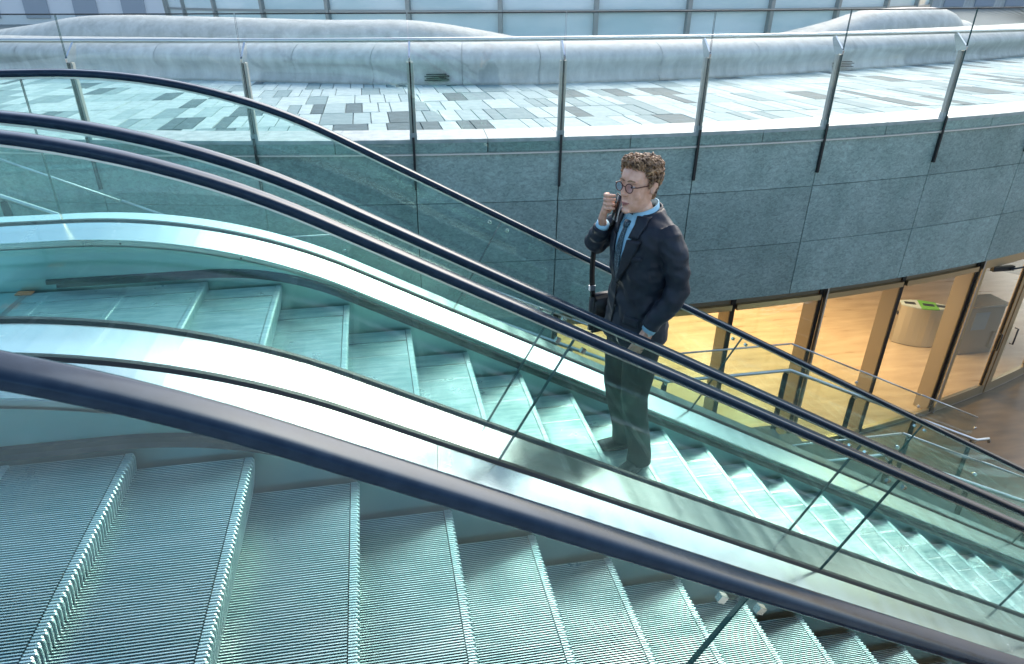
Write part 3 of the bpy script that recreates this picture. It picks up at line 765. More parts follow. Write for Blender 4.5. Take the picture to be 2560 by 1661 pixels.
for i, t in enumerate(MT):
    bm = bmesh.new()
    for (r0, r1, s0, s1, mi) in ((-0.02, 0.0, -0.035, 0.035, 1), (-0.27, -0.02, -0.028, 0.028, 0)):
        vv = box(bm, 0, 1, 0, 1, 0, 1, mi)
        for q in vv:
            r = r1 if q.co.x > .5 else r0; s = s1 if q.co.y > .5 else s0; x, y = arc(RG + r, t)
            q.co = (x + s * cos(t), y + s * sin(t), -1.72 if q.co.z > .5 else ZF + 0.006)
    fin = build('fin', bm, ['fin_beige', 'gasket_black'], gw)
    if i % 2 == 1 or i == 5:
        bm = bmesh.new(); vv = box(bm, 0, 1, 0, 1, 0, 1)
        for q in vv:
            r = 0.055 if q.co.x > .5 else 0.002; s = 0.062 if q.co.y > .5 else 0.036; x, y = arc(RG + r, t)
            q.co = (x + s * cos(t), y + s * sin(t), -1.76 if q.co.z > .5 else ZF + 0.006)
        build('mullion_cap', bm, 'satin_steel', fin)
for a, b in zip(MT, MT[1:]):
    bm = bmesh.new(); curved_panel(bm, a + 0.0017, b - 0.0017, ZF + 0.08, -1.98, RG - 0.004, 0.012, 4); build('glass_pane', bm, 'lobby_glass', gw)
    bm = bmesh.new(); curved_panel(bm, a + 0.0016, b - 0.0016, -1.98, -1.90, RG + 0.04, 0.10, 4); build('head_frame', bm, 'bronze_frame', gw)
    bm = bmesh.new(); curved_panel(bm, a + 0.0016, b - 0.0016, ZF + 0.006, ZF + 0.08, RG + 0.02, 0.07, 4); build('sill_frame', bm, 'bronze_frame', gw)
    bm = bmesh.new(); curved_panel(bm, a + 0.0016, b - 0.0016, -1.90, -1.70, RG - 0.03, 0.04, 4); build('head_panel', bm, 'fin_beige', gw)
# ---- doors
def door(x0, x1, label, hinge, grp='lobby doors'):
    t0, t1 = th_of_x(x0, RG), th_of_x(x1, RG); d = thing('glass_door', (*arc(RG, (t0 + t1) / 2), ZF), label, 'door', grp)
    w = 0.0045
    for a, b in ((t0 + 0.0006, t0 + w), (t1 - w, t1 - 0.0006)):
        bm = bmesh.new(); curved_panel(bm, a, b, ZF + 0.012, -1.885, RG + 0.02, 0.06, 1); build('stile', bm, 'bronze_frame', d)
    for z0, z1 in ((ZF + 0.012, ZF + 0.19), (-1.98, -1.885)):
        bm = bmesh.new(); curved_panel(bm, t0 + w, t1 - w, z0, z1, RG + 0.018, 0.056, 3); build('rail', bm, 'bronze_frame', d)
    bm = bmesh.new(); curved_panel(bm, t0 + w, t1 - w, ZF + 0.19, -1.98, RG - 0.004, 0.012, 3); build('glass_pane', bm, 'lobby_glass', d)
    bm = bmesh.new(); curved_panel(bm, t1 - w - 0.0012, t1 - w, ZF + 0.19, -1.98, RG + 0.004, 0.03, 1); build('gasket', bm, 'gasket_black', d)
    th = t1 - 0.009 if hinge < 0 else t0 + 0.009
    bm = bmesh.new(); tube(bm, [(*arc(RG + 0.02, th), ZF + 0.95), (*arc(RG + 0.075, th), ZF + 0.95), (*arc(RG + 0.075, th), ZF + 1.25), (*arc(RG + 0.02, th), ZF + 1.25)], 0.014, 8); build('handle', bm, 'dark_steel', d)
    bm = bmesh.new(); bx = arc(RG + 0.05, t0 + 0.02); vv = box(bm, -0.19, 0.19, -0.03, 0.03, -2.06, -1.985)
    for q in vv: q.co.x += bx[0]; q.co.y += bx[1]
    tube(bm, [(bx[0] + 0.1, bx[1] - 0.05, -2.03), (bx[0] + 0.55, bx[1] - 0.02, -2.0)], 0.014, 6); build('door_closer', bm, 'dark_steel', d)
door(9.0, 10.35, 'bronze framed glass lobby door beside the last deep fin', -1)
door(10.40, 11.75, 'bronze framed glass lobby door farther right, at the picture edge', 1)
for a, b in ((8.97, 9.0), (10.35, 10.40), (11.75, 11.85)):
    t0, t1 = th_of_x(a, RG), th_of_x(b, RG)
    bm = bmesh.new(); curved_panel(bm, t0, t1, ZF + 0.006, -1.72, RG + 0.028, 0.12, 1); build('door_jamb', bm, 'bronze_frame', gw)
bm = bmesh.new(); curved_panel(bm, th_of_x(8.97, RG), th_of_x(11.85, RG), -1.884, -1.72, RG + 0.024, 0.1, 6); build('door_head', bm, 'bronze_frame', gw)
for a, b in ((11.86, 13.3), (13.32, 14.8), (14.82, 16.3)):
    bm = bmesh.new(); curved_panel(bm, th_of_x(a, RG), th_of_x(b, RG), ZF + 0.08, -1.72, RG - 0.004, 0.012, 3); build('glass_pane', bm, 'lobby_glass', gw)
    bm = bmesh.new(); curved_panel(bm, th_of_x(b, RG), th_of_x(b + 0.06, RG), ZF + 0.006, -1.72, RG + 0.01, 0.3, 1); build('fin', bm, 'fin_beige', gw)

# ---- lit ceiling lamps in the lobby
li = 0
for (r, t) in [(RG - 1.6, 0.02), (RG - 1.6, 0.11), (RG - 1.6, 0.20), (RG - 1.8, 0.29), (RG - 4.0, 0.05), (RG - 4.0, 0.15), (RG - 4.0, 0.26), (RG - 6.6, 0.05), (RG - 6.6, 0.18), (RG - 6.6, 0.31)]:
    x, y = arc(r, t)
    o = thing('ceiling_lamp', (x, y, -1.70), 'round warm ceiling lamp in the lobby, hidden above the glass front', 'lamp', 'lobby ceiling lamps')
    bm = bmesh.new(); bmesh.ops.create_cone(bm, cap_ends=True, segments=24, radius1=0.24, radius2=0.24, depth=0.05, matrix=Matrix.Translation((x, y, -1.726))); build('housing', bm, 'white_paint', o)
    bm = bmesh.new(); bmesh.ops.create_circle(bm, cap_ends=True, segments=24, radius=0.21, matrix=Matrix.Translation((x, y, -1.7525))); build('diffuser', bm, 'lamp_diffuser', o, normals=False)
    ld = bpy.data.lights.new('lamp_light', 'AREA'); ld.shape = 'DISK'; ld.size = 0.42; ld.energy = 30; ld.color = (1.0, 0.74, 0.43)
    lo = bpy.data.objects.new('lamp_light', ld); COL.objects.link(lo); lo.location = (x, y, -1.757); attach(lo, o)

# ---- recycling bin in the lobby
bn = thing('recycling_bin', (10.45, 8.55, ZF), 'steel recycling bin with green and blue-grey lid inside the lobby', 'bin')
def bin_pt(p, z):     # boat shaped plan, rotated
    a = radians(-28); x, y = p[0] * 0.82, p[1] * 0.86; return (10.52 + x * cos(a) - y * sin(a), 8.60 + x * sin(a) + y * cos(a), z)
def boat(w, d, n=8):
    P = []
    for i in range(n + 1): u = -1 + 2 * i / n; P.append((u * w, -d * (1 - 0.55 * u * u)))
    for i in range(n + 1): u = 1 - 2 * i / n; P.append((u * w, d * (1 - 0.55 * u * u)))
    return P
bm = bmesh.new(); prism(bm, boat(0.50, 0.25), lambda p, s: bin_pt(p, ZF + (0.84 if s else 0.02))); build('body', bm, 'satin_steel', bn)
bm = bmesh.new(); prism(bm, boat(0.48, 0.23), lambda p, s: bin_pt(p, ZF + (0.02 if s else 0.007))); build('plinth', bm, 'gasket_black', bn)
for x0, x1, m in ((-0.50, -0.10, 'bin_blue_grey'), (-0.098, 0.30, 'bin_green'), (0.302, 0.5, 'bin_blue_grey')):
    n = 6; P = [(x0 + (x1 - x0) * i / n, -0.25 * (1 - 0.55 * ((x0 + (x1 - x0) * i / n) / 0.5) ** 2)) for i in range(n + 1)]
    P += [(x, -y) for x, y in P[::-1]]
    bm = bmesh.new(); prism(bm, P, lambda p, s: bin_pt(p, ZF + (0.865 if s else 0.842))); lid = build('lid', bm, m, bn)
    bm = bmesh.new(); xm = (x0 + x1) / 2; prism(bm, [(xm - 0.12, -0.07), (xm + 0.12, -0.07), (xm + 0.12, 0.07), (xm - 0.12, 0.07)], lambda p, s: bin_pt(p, ZF + (0.869 if s else 0.86))); build('slot', bm, 'gasket_black', lid)
bm = bmesh.new(); prism(bm, [(-0.515, -0.05), (-0.495, -0.05), (-0.495, 0.05), (-0.515, 0.05)], lambda p, s: bin_pt(p, ZF + (0.66 if s else 0.60))); build('lock', bm, 'gasket_black', bn)

cb = thing('cabinet', (11.35, 8.15, ZF), 'pale grey cabinet with a dark notice, behind the lobby door', 'cabinet')
bm = bmesh.new(); box(bm, 10.95, 11.75, 7.95, 8.4, ZF + 0.006, ZF + 1.05); bmesh.ops.bevel(bm, geom=bm.edges[:], offset=0.012, segments=2, affect='EDGES'); build('body', bm, 'cabinet_grey', cb)
bm = bmesh.new(); box(bm, 10.9, 11.8, 7.9, 8.42, ZF + 1.052, ZF + 1.08); build('shelf', bm, 'polished_steel', cb)
bm = bmesh.new(); box(bm, 11.1, 11.42, 7.938, 7.948, ZF + 0.55, ZF + 0.92); build('notice', bm, 'grey_window', cb)

# ================================================================== THE MAN ON THE ESCALATOR
noisy('skin', (0.70, 0.38, 0.25), (0.82, 0.50, 0.36), 30, rough=0.48, detail=4)
MATS['skin'].node_tree.nodes['Principled BSDF'].inputs['Subsurface Weight'].default_value = 0.12
MATS['skin'].node_tree.nodes['Principled BSDF'].inputs['Subsurface Radius'].default_value = (0.01, 0.004, 0.002)
noisy('suit_cloth', (0.0045, 0.010, 0.019), (0.009, 0.018, 0.030), 9, rough=0.52, bump=0.006, bscale=10, stretch=(1, 1, 1.3))
MATS['suit_cloth'].node_tree.nodes['Principled BSDF'].inputs['Specular IOR Level'].default_value = 0.4
MATS['suit_cloth'].node_tree.nodes['Principled BSDF'].inputs['Sheen Weight'].default_value = 0.05
MATS['suit_cloth'].node_tree.nodes['Principled BSDF'].inputs['Sheen Tint'].default_value = (0.5, 0.6, 0.75, 1)
noisy('trouser_cloth', (0.007, 0.012, 0.016), (0.012, 0.019, 0.024), 7, rough=0.7, bump=0.006, bscale=9, stretch=(1, 1, 0.5))
plain('suit_edge', (0.004, 0.006, 0.009), 0.7)
plain('shirt_blue', (0.36, 0.66, 0.80), 0.6)
def tie_mat():
    m, t, b = nodes('tie_silk')
    tc = N(t, 'TexCoord'); vo = N(t, 'TexVoronoi'); vo.inputs['Scale'].default_value = 110
    t.links.new(tc.outputs['Object'], vo.inputs['Vector'])
    rp = N(t, 'ValToRGB'); rp.color_ramp.elements[0].position = 0.25; rp.color_ramp.elements[1].position = 0.45
    rp.color_ramp.elements[0].color = (0.10, 0.20, 0.24, 1); rp.color_ramp.elements[1].color = (0.02, 0.05, 0.07, 1)
    t.links.new(vo.outputs['Distance'], rp.inputs[0]); t.links.new(rp.outputs[0], b.inputs['Base Color']); b.inputs['Roughness'].default_value = 0.4
tie_mat()
noisy('hair_brown', (0.06, 0.030, 0.014), (0.46, 0.28, 0.15), 30, rough=0.5, detail=3)
plain('shoe_leather', (0.012, 0.012, 0.012), 0.32)
plain('bag_black', (0.008, 0.008, 0.009), 0.5)
plain('frame_brown', (0.10, 0.03, 0.018), 0.3)
plain('lip', (0.42, 0.17, 0.14), 0.45)
plain('eye_white', (0.75, 0.74, 0.72), 0.3)
plain('iris', (0.03, 0.025, 0.02), 0.2)
glass_mat('lens_glass', (0.88, 0.86, 0.98), ior=1.4)
plain('phone_black', (0.01, 0.01, 0.012), 0.2)
plain('phone_silver', (0.6, 0.62, 0.66), 0.3, 0.8)

PO = Vector((1.2, 1.10, -0.736 + 0.001))
PROT = atan2(-0.221, -0.975)

def ell(bm, c, r, seg=16, rot=None):
    m = Matrix.Translation(c) @ (rot.to_4x4() if rot else Matrix()) @ Matrix.Diagonal((*r, 1))
    bmesh.ops.create_uvsphere(bm, u_segments=seg, v_segments=max(8, seg // 2), radius=1.0, matrix=m)
def loft(bm, rings):
    R = [[bm.verts.new(p) for p in r] for r in rings]; n = len(R[0])
    for A, B in zip(R, R[1:]):
        for k in range(n): bm.faces.new((A[k], A[(k + 1) % n], B[(k + 1) % n], B[k]))
    bm.faces.new(R[0][::-1]); bm.faces.new(R[-1])
def sup(a, n):
    c, s = cos(a), sin(a); return (abs(c) ** (2 / n) * (1 if c > 0 else -1), abs(s) ** (2 / n) * (1 if s > 0 else -1))
def section(z, cf, cl, rf, rl, n=2.4, seg=28, tilt=0.0):
    out = []
    for k in range(seg):
        c, s = sup(2 * pi * k / seg, n); out.append((cf + rf * c, cl + rl * s, z + tilt * c))
    return out
def remesh(name, bm, voxel, smooth, mat, parent, fold=0.0, ffreq=(10, 10, 6), iters=1):
    bmesh.ops.recalc_face_normals(bm, faces=bm.faces)
    me = bpy.data.meshes.new('tmp'); bm.to_mesh(me); bm.free()
    o = bpy.data.objects.new('tmp', me); COL.objects.link(o)
    r = o.modifiers.new('r', 'REMESH'); r.mode = 'VOXEL'; r.voxel_size = voxel
    if smooth:
        s = o.modifiers.new('s', 'SMOOTH'); s.factor = 0.5; s.iterations = smooth
    dg = bpy.context.evaluated_depsgraph_get(); ev = o.evaluated_get(dg)
    out = bpy.data.meshes.new_from_object(ev); out.name = name
    bpy.data.objects.remove(o); bpy.data.meshes.remove(me)
    if fold:
        nr = [v.normal.copy() for v in out.vertices]
        for v, n in zip(out.vertices, nr):
            c = v.co; q = Vector((c.x * ffreq[0], c.y * ffreq[1], c.z * ffreq[2] + 2.2 * c.y * ffreq[1] * 0.3))
            w = noise.noise(q) + 0.5 * noise.noise(q * 2.3 + Vector((5, 1, 2))) + 0.9 * (0.35 - abs(noise.noise(q * 1.3 + Vector((1, 7, 3)))))
            v.co = c + n * (fold * w)
    for p in out.polygons: p.use_smooth = True
    for q in list(out.materials): pass
    out.materials.clear(); out.materials.append(M(mat))
    ob = bpy.data.objects.new(name, out); COL.objects.link(ob)
    if parent: ob.parent = parent
    return ob
def child(name, bm, mat, parent, smooth=True):
    bmesh.ops.recalc_face_normals(bm, faces=bm.faces)
    me = bpy.data.meshes.new(name); bm.to_mesh(me); bm.free()
    for q in (mat if isinstance(mat, (list, tuple)) else [mat]): me.materials.append(M(q))
    if smooth:
        for f in me.polygons: f.use_smooth = True
    o = bpy.data.objects.new(name, me); COL.objects.link(o)
    if parent: o.parent = parent
    return o

# ---- skin: one continuous body
HEAD = [(1.600, 0.150, 0.120, 0.022), (1.608, 0.172, 0.095, 0.034), (1.625, 0.183, 0.065, 0.048), (1.65, 0.185, 0.035, 0.0585), (1.68, 0.187, 0.020, 0.0645), (1.71, 0.187, 0.006, 0.069),
        (1.735, 0.184, 0.000, 0.0725), (1.76, 0.190, -0.004, 0.0755), (1.785, 0.191, -0.006, 0.077), (1.81, 0.183, -0.003, 0.075), (1.835, 0.163, 0.012, 0.066), (1.852, 0.135, 0.04, 0.048), (1.862, 0.105, 0.075, 0.022)]
def head_ring(z, fr, bk, w, seg=28, grow=0.0):
    cf = 0.095; out = []
    for k in range(seg):
        a = 2 * pi * k / seg; c, s = sup(a, 2.25); r = (fr - cf) if c > 0 else (cf - bk)
        out.append((cf + (max(r, 0.01) + grow) * c, (w + grow) * s, z))
    return out
bm = bmesh.new()
loft(bm, [head_ring(*h) for h in HEAD])
# nose, brows, cheeks, chin, ears
loft(bm, [[(0.182, 0.007, 1.762), (0.192, 0.0, 1.765), (0.182, -0.007, 1.762), (0.172, 0, 1.762)], [(0.180, 0.010, 1.735), (0.201, 0.0, 1.735), (0.180, -0.010, 1.735), (0.17, 0, 1.735)],
          [(0.184, 0.016, 1.708), (0.214, 0.0, 1.708), (0.184, -0.016, 1.708), (0.17, 0, 1.708)], [(0.184, 0.014, 1.698), (0.205, 0.0, 1.698), (0.184, -0.014, 1.698), (0.17, 0, 1.698)]])
ell(bm, (0.196, 0.011, 1.702), (0.010, 0.008, 0.008)); ell(bm, (0.196, -0.011, 1.702), (0.010, 0.008, 0.008))
ell(bm, (0.172, 0.033, 1.768), (0.018, 0.024, 0.008)); ell(bm, (0.172, -0.033, 1.768), (0.018, 0.024, 0.008))
ell(bm, (0.147, 0.036, 1.70), (0.026, 0.026, 0.034)); ell(bm, (0.147, -0.036, 1.70), (0.026, 0.026, 0.034))
ell(bm, (0.174, 0, 1.617), (0.018, 0.024, 0.016)); ell(bm, (0.180, 0, 1.662), (0.012, 0.024, 0.012))
for s in (1, -1):
    ell(bm, (0.078, s * 0.080, 1.735), (0.020, 0.012, 0.034), rot=Matrix.Rotation(radians(-12), 3, 'Y')); ell(bm, (0.072, s * 0.089, 1.748), (0.019, 0.007, 0.020))
HEADYAW = radians(13)
HM = Matrix.Translation((0.06, 0, 0)) @ Matrix.Rotation(HEADYAW, 4, 'Z') @ Matrix.Translation((-0.06, 0, 0))
bmesh.ops.transform(bm, matrix=HM, verts=bm.verts)
def turn(o): o.data.transform(HM)
# neck, torso, limbs (inside the clothes)
tube(bm, [(0.020, 0, 1.53), (0.045, 0, 1.58), (0.068, 0, 1.63), (0.085, 0, 1.67)], [0.066, 0.058, 0.055, 0.056], 16)
loft(bm, [section(z, cf, 0, rf, rl) for z, cf, rf, rl in ((0.84, 0.02, 0.10, 0.14), (1.0, 0.02, 0.10, 0.14), (1.2, 0.02, 0.095, 0.13), (1.4, 0.015, 0.105, 0.155), (1.49, 0.015, 0.09, 0.16), (1.55, 0.025, 0.06, 0.07))])
tube(bm, [(-0.002, 0.14, 1.50), (-0.02, 0.215, 1.39), (-0.042, 0.238, 1.24), (0.026, 0.220, 1.10), (0.078, 0.198, 1.005)], [0.05, 0.045, 0.038, 0.034, 0.028], 12)
tube(bm, [(0.02, -0.15, 1.50), (0.09, -0.225, 1.42), (0.158, -0.248, 1.352), (0.185, -0.19, 1.43), (0.192, -0.140, 1.505)], [0.05, 0.045, 0.038, 0.034, 0.027], 12)
LEG = {-1: [(0.02, -0.085, 0.88), (0.03, -0.10, 0.50), (-0.075, -0.117, 0.09), (-0.075, -0.117, 0.05)], 1: [(0.02, 0.085, 0.88), (0.04, 0.098, 0.50), (-0.03, 0.107, 0.09), (-0.03, 0.107, 0.05)]}
for s in (-1, 1): tube(bm, LEG[s], [0.075, 0.05, 0.038, 0.036], 12)
# right hand, raised, holding the phone
PC = Vector((0.163, -0.070, 1.626)); PW = Vector((0.584, 0.811, 0)); PN = Vector((0.811, -0.584, 0)); PZ = Vector((0, 0, 1))
def pp(n, w, z): return PC + PN * n + PW * w + PZ * z
def palm(c, hw, hn): return [c + PW * (hw * a) + PN * (hn * b) for a, b in ((1, 0.6), (0.6, 1), (-0.6, 1), (-1, 0.6), (-1, -0.6), (-0.6, -1), (0.6, -1), (1, -0.6))]
loft(bm, [palm(Vector((0.194, -0.142, 1.500)), 0.027, 0.021), palm(pp(0.072, -0.014, -0.085), 0.032, 0.020), palm(pp(0.062, -0.006, -0.045), 0.040, 0.019), palm(pp(0.054, -0.004, 0.0), 0.040, 0.016), palm(pp(0.046, -0.008, 0.040), 0.032, 0.012)])
for i in range(4):
    zz = 0.046 - 0.0225 * i; ln = (0.92, 1.0, 0.95, 0.8)[i]
    P_ = [pp(0.048, -0.012, zz), pp(0.062, 0.018, zz + 0.003), pp(0.052, 0.020 + 0.028 * ln, zz + 0.007), pp(0.026, 0.024 + 0.028 * ln, zz + 0.009), pp(0.013, 0.018 + 0.028 * ln, zz + 0.007)]
    tube(bm, P_, [0.0105, 0.0112, 0.0102, 0.0092, 0.0080], 8); ell(bm, P_[1], (0.0115,) * 3, 8); ell(bm, P_[2], (0.0105,) * 3, 8); ell(bm, P_[4], (0.008,) * 3, 8)
T_ = [pp(0.048, -0.036, -0.060), pp(0.030, -0.050, -0.028), pp(0.008, -0.054, 0.005), pp(-0.006, -0.046, 0.030)]
tube(bm, T_, [0.016, 0.0135, 0.011, 0.009], 8); ell(bm, T_[-1], (0.009,) * 3, 8)
# left hand, sliding into the trouser pocket
loft(bm, [[(0.078 + a * 0.026, 0.198 + b * 0.018, 1.01) for a, b in ((1, 1), (1, -1), (-1, -1), (-1, 1))],
          [(0.096 + a * 0.038, 0.196 + b * 0.017, 0.965) for a, b in ((1, 1), (1, -1), (-1, -1), (-1, 1))],
          [(0.112 + a * 0.042, 0.186 + b * 0.015, 0.915) for a, b in ((1, 1), (1, -1), (-1, -1), (-1, 1))],
          [(0.118 + a * 0.040, 0.174 + b * 0.012, 0.880) for a, b in ((1, 1), (1, -1), (-1, -1), (-1, 1))]])
for i in range(4):
    b0 = Vector((0.150 - 0.022 * i, 0.174, 0.885)); ln = (0.9, 1.0, 0.95, 0.8)[i]
    tube(bm, [b0, b0 + Vector((0.004, -0.012, -0.04 * ln)), b0 + Vector((-0.002, -0.034, -0.062 * ln)), b0 + Vector((-0.01, -0.05, -0.07 * ln))], [0.0095, 0.009, 0.008, 0.007], 8)
tube(bm, [(0.125, 0.19, 0.955), (0.158, 0.186, 0.925), (0.172, 0.176, 0.895), (0.172, 0.168, 0.872)], [0.014, 0.012, 0.010, 0.008], 8)
man = remesh('person', bm, 0.0034, 5, 'skin', None)
man.location = PO; man.rotation_euler = (0, 0, PROT)
tag(man, 'man in dark suit and blue shirt on the second escalator, phone at his face', 'person')

# ---- trousers
bm = bmesh.new()
loft(bm, [section(z, cf, 0, rf, rl) for z, cf, rf, rl in ((0.78, 0.02, 0.115, 0.168), (0.85, 0.02, 0.128, 0.176), (0.95, 0.02, 0.125, 0.172), (1.05, 0.02, 0.115, 0.16))])
tube(bm, [(0.02, -0.088, 0.90), (0.028, -0.096, 0.72), (0.034, -0.104, 0.52), (0.0, -0.112, 0.34), (-0.055, -0.117, 0.14), (-0.062, -0.117, 0.055)], [0.094, 0.092, 0.077, 0.070, 0.066, 0.070], 20)
tube(bm, [(0.022, 0.088, 0.90), (0.034, 0.096, 0.72), (0.046, 0.100, 0.52), (0.018, 0.104, 0.34), (-0.022, 0.107, 0.14), (-0.030, 0.108, 0.045)], [0.096, 0.094, 0.079, 0.072, 0.068, 0.073], 20)
remesh('trousers', bm, 0.006, 4, 'trouser_cloth', man, fold=0.007, ffreq=(9, 9, 5))

# ---- jacket
JS = [(0.875, 0.020, 0.155, 0.196), (0.93, 0.02, 0.153, 0.192), (1.0, 0.02, 0.146, 0.184), (1.08, 0.02, 0.138, 0.174), (1.18, 0.02, 0.134, 0.169), (1.28, 0.02, 0.141, 0.182), (1.38, 0.018, 0.145, 0.190),
      (1.46, 0.012, 0.138, 0.197), (1.51, 0.012, 0.122, 0.189), (1.55, 0.018, 0.100, 0.158), (1.58, 0.026, 0.086, 0.118), (1.605, 0.030, 0.078, 0.084)]
bm = bmesh.new(); loft(bm, [section(z, cf, 0, rf, rl, 2.5) for z, cf, rf, rl in JS])
tube(bm, [(-0.002, 0.142, 1.518), (-0.002, 0.180, 1.490), (-0.018, 0.220, 1.40), (-0.036, 0.240, 1.30), (-0.045, 0.244, 1.235), (-0.012, 0.236, 1.165), (0.034, 0.218, 1.09), (0.072, 0.202, 1.02)], [0.066, 0.072, 0.066, 0.060, 0.058, 0.056, 0.052, 0.047], 18)
tube(bm, [(0.012, -0.150, 1.520), (0.030, -0.190, 1.495), (0.090, -0.232, 1.425), (0.135, -0.252, 1.37), (0.162, -0.256, 1.345), (0.178, -0.236, 1.37), (0.188, -0.190, 1.43), (0.192, -0.152, 1.488)], [0.068, 0.075, 0.068, 0.062, 0.058, 0.056, 0.050, 0.045], 18)
jac = remesh('jacket', bm, 0.006, 4, 'suit_cloth', man, fold=0.0115, ffreq=(8, 8, 11))
def fs(l, z, off=0.0):
    for (z0, c0, f0, l0), (z1, c1, f1, l1) in zip(JS, JS[1:]):
        if z0 <= z <= z1 or (z1 == JS[-1][0] and z > z1):
            u = min(1, (z - z0) / (z1 - z0)); c, rf, rl = c0 + (c1 - c0) * u, f0 + (f1 - f0) * u, l0 + (l1 - l0) * u
            x = min(0.98, abs(l) / rl); return c + rf * (1 - x ** 2.5) ** (1 / 2.5) + off
    return 0.17 + off
def patch(name, A, B, off, th, mat, parent, cols=6, sub=4, curl=0.0):
    """cloth strip on the jacket front between two outlines of (l, z) points"""
    def dense(P):
        out = []
        for a, b in zip(P, P[1:]): out += [(a[0] + (b[0] - a[0]) * k / sub, a[1] + (b[1] - a[1]) * k / sub) for k in range(sub)]
        return out + [P[-1]]
    A, B = dense(A), dense(B); bm = bmesh.new(); G = []
    for a, b in zip(A, B):
        row = []
        for k in range(cols + 1):
            u = k / cols; l, z = a[0] + (b[0] - a[0]) * u, a[1] + (b[1] - a[1]) * u
            f = fs(l, z, off + 0.006 + curl * u); row.append((bm.verts.new((f, l, z)), bm.verts.new((f - th, l, z))))
        G.append(row)
    for R0, R1 in zip(G, G[1:]):
        for k in range(cols):
            for s in (0, 1): bm.faces.new((R0[k][s], R0[k + 1][s], R1[k + 1][s], R1[k][s]))
        for k in (0, cols): bm.faces.new((R0[k][0], R1[k][0], R1[k][1], R0[k][1]))
    for R0 in (G[0], G[-1]):
        for k in range(cols): bm.faces.new((R0[k][0], R0[k + 1][0], R0[k + 1][1], R0[k][1]))
    return child(name, bm, mat, parent)
VB = 1.225
sh = patch('shirt', [(-0.070, 1.585), (-0.062, 1.50), (-0.040, 1.38), (-0.002, VB)], [(0.070, 1.585), (0.062, 1.50), (0.040, 1.38), (0.002, VB)], 0.004, 0.012, 'shirt_blue', man, cols=10)
patch('tie', [(-0.017, 1.548), (-0.012, 1.525), (-0.026, 1.40), (-0.030, 1.30), (-0.006, VB)], [(0.017, 1.548), (0.012, 1.525), (0.022, 1.40), (0.020, 1.30), (0.004, VB)], 0.013, 0.006, 'tie_silk', man)
bm = bmesh.new(); loft(bm, [section(z, cf, 0, rf, rl, 2.6, 12) for z, cf, rf, rl in ((1.520, 0.142, 0.016, 0.012), (1.535, 0.138, 0.018, 0.018), (1.556, 0.128, 0.016, 0.022))]); child('tie_knot', bm, 'tie_silk', man)
for s in (1, -1):
    # lapels with a notch, and the collar fall beside them
    A = [(s * 0.078, 1.470), (s * 0.066, 1.42), (s * 0.046, 1.34), (s * 0.003, VB)]
    B = [(s * 0.128, 1.478), (s * 0.118, 1.43), (s * 0.086, 1.34), (s * 0.006, VB - 0.004)]
    patch('lapel', [(s * 0.052, 1.47), (s * 0.049, 1.42), (s * 0.033, 1.34), (-0.002, VB)], B, 0.016, 0.010, 'suit_cloth', jac, curl=-0.006)
    patch('jacket_collar', [(s * 0.058, 1.592), (s * 0.062, 1.55), (s * 0.053, 1.478)], [(s * 0.100, 1.592), (s * 0.118, 1.55), (s * 0.108, 1.486)], 0.014, 0.012, 'suit_cloth', jac, curl=-0.004)
    patch('lapel_edge', [(s * 0.127, 1.478), (s * 0.117, 1.43), (s * 0.085, 1.34), (s * 0.006, VB - 0.004)], [(s * 0.131, 1.478), (s * 0.121, 1.43), (s * 0.089, 1.34), (s * 0.009, VB - 0.008)], 0.008, 0.004, 'suit_edge', jac, cols=1)
patch('front_edge', [(-0.012, VB), (-0.012, 1.08), (-0.014, 0.98), (0.004, 0.90)], [(-0.007, VB), (-0.007, 1.08), (-0.009, 0.98), (0.010, 0.90)], 0.006, 0.010, 'suit_edge', jac, cols=1)
patch('breast_pocket', [(0.082, 1.385), (0.082, 1.366)], [(0.148, 1.400), (0.148, 1.380)], 0.007, 0.006, 'suit_cloth', jac)
patch('pocket_flap', [(0.085, 1.06), (0.085, 1.015)], [(0.158, 1.05), (0.158, 1.005)], 0.008, 0.006, 'suit_cloth', jac)
for z in (1.205, 1.085):
    bm = bmesh.new(); bmesh.ops.create_cone(bm, cap_ends=True, segments=10, radius1=0.008, radius2=0.007, depth=0.006, matrix=Matrix.Translation((fs(0, z, 0.010), 0.004, z)) @ Matrix.Rotation(pi / 2, 4, 'Y')); child('button', bm, 'suit_edge', jac)
for k in range(3):
    bm = bmesh.new(); ell(bm, (0.222 + 0.002 * k, -0.172 + 0.012 * k, 1.45 + 0.014 * k), (0.005, 0.005, 0.005), 8); child('button', bm, 'phone_silver', jac)
# jacket collar standing round the neck, shirt collar inside it
def neckband(name, r0, r1, z0, z1, gap, mat, parent, cf=0.040, drop=0.05, th=0.005):
    bm = bmesh.new(); G = []
    n = 36
    for k in range(n + 1):
        a = gap + (2 * pi - 2 * gap) * k / n; c, s = cos(a), sin(a); d = drop * (0.5 + 0.5 * c)
        G.append([bm.verts.new((cf + r * c * (1.0 + 0.12 * (c > 0)), r * s, z - d)) for r, z in ((r0, z0), (r1, z1), (r1 - th, z1), (r0 - th, z0))])
    for A, B in zip(G, G[1:]):
        for k in range(4): bm.faces.new((A[k], B[k], B[(k + 1) % 4], A[(k + 1) % 4]))
    bm.faces.new(G[0][::-1]); bm.faces.new(G[-1]); return child(name, bm, mat, parent)
neckband('shirt_collar', 0.080, 0.070, 1.602, 1.652, 0.22, 'shirt_blue', sh, drop=0.055)
neckband('collar_stand', 0.098, 0.082, 1.575, 1.628, 0.75, 'suit_cloth', jac, cf=0.028, drop=0.05, th=0.008)
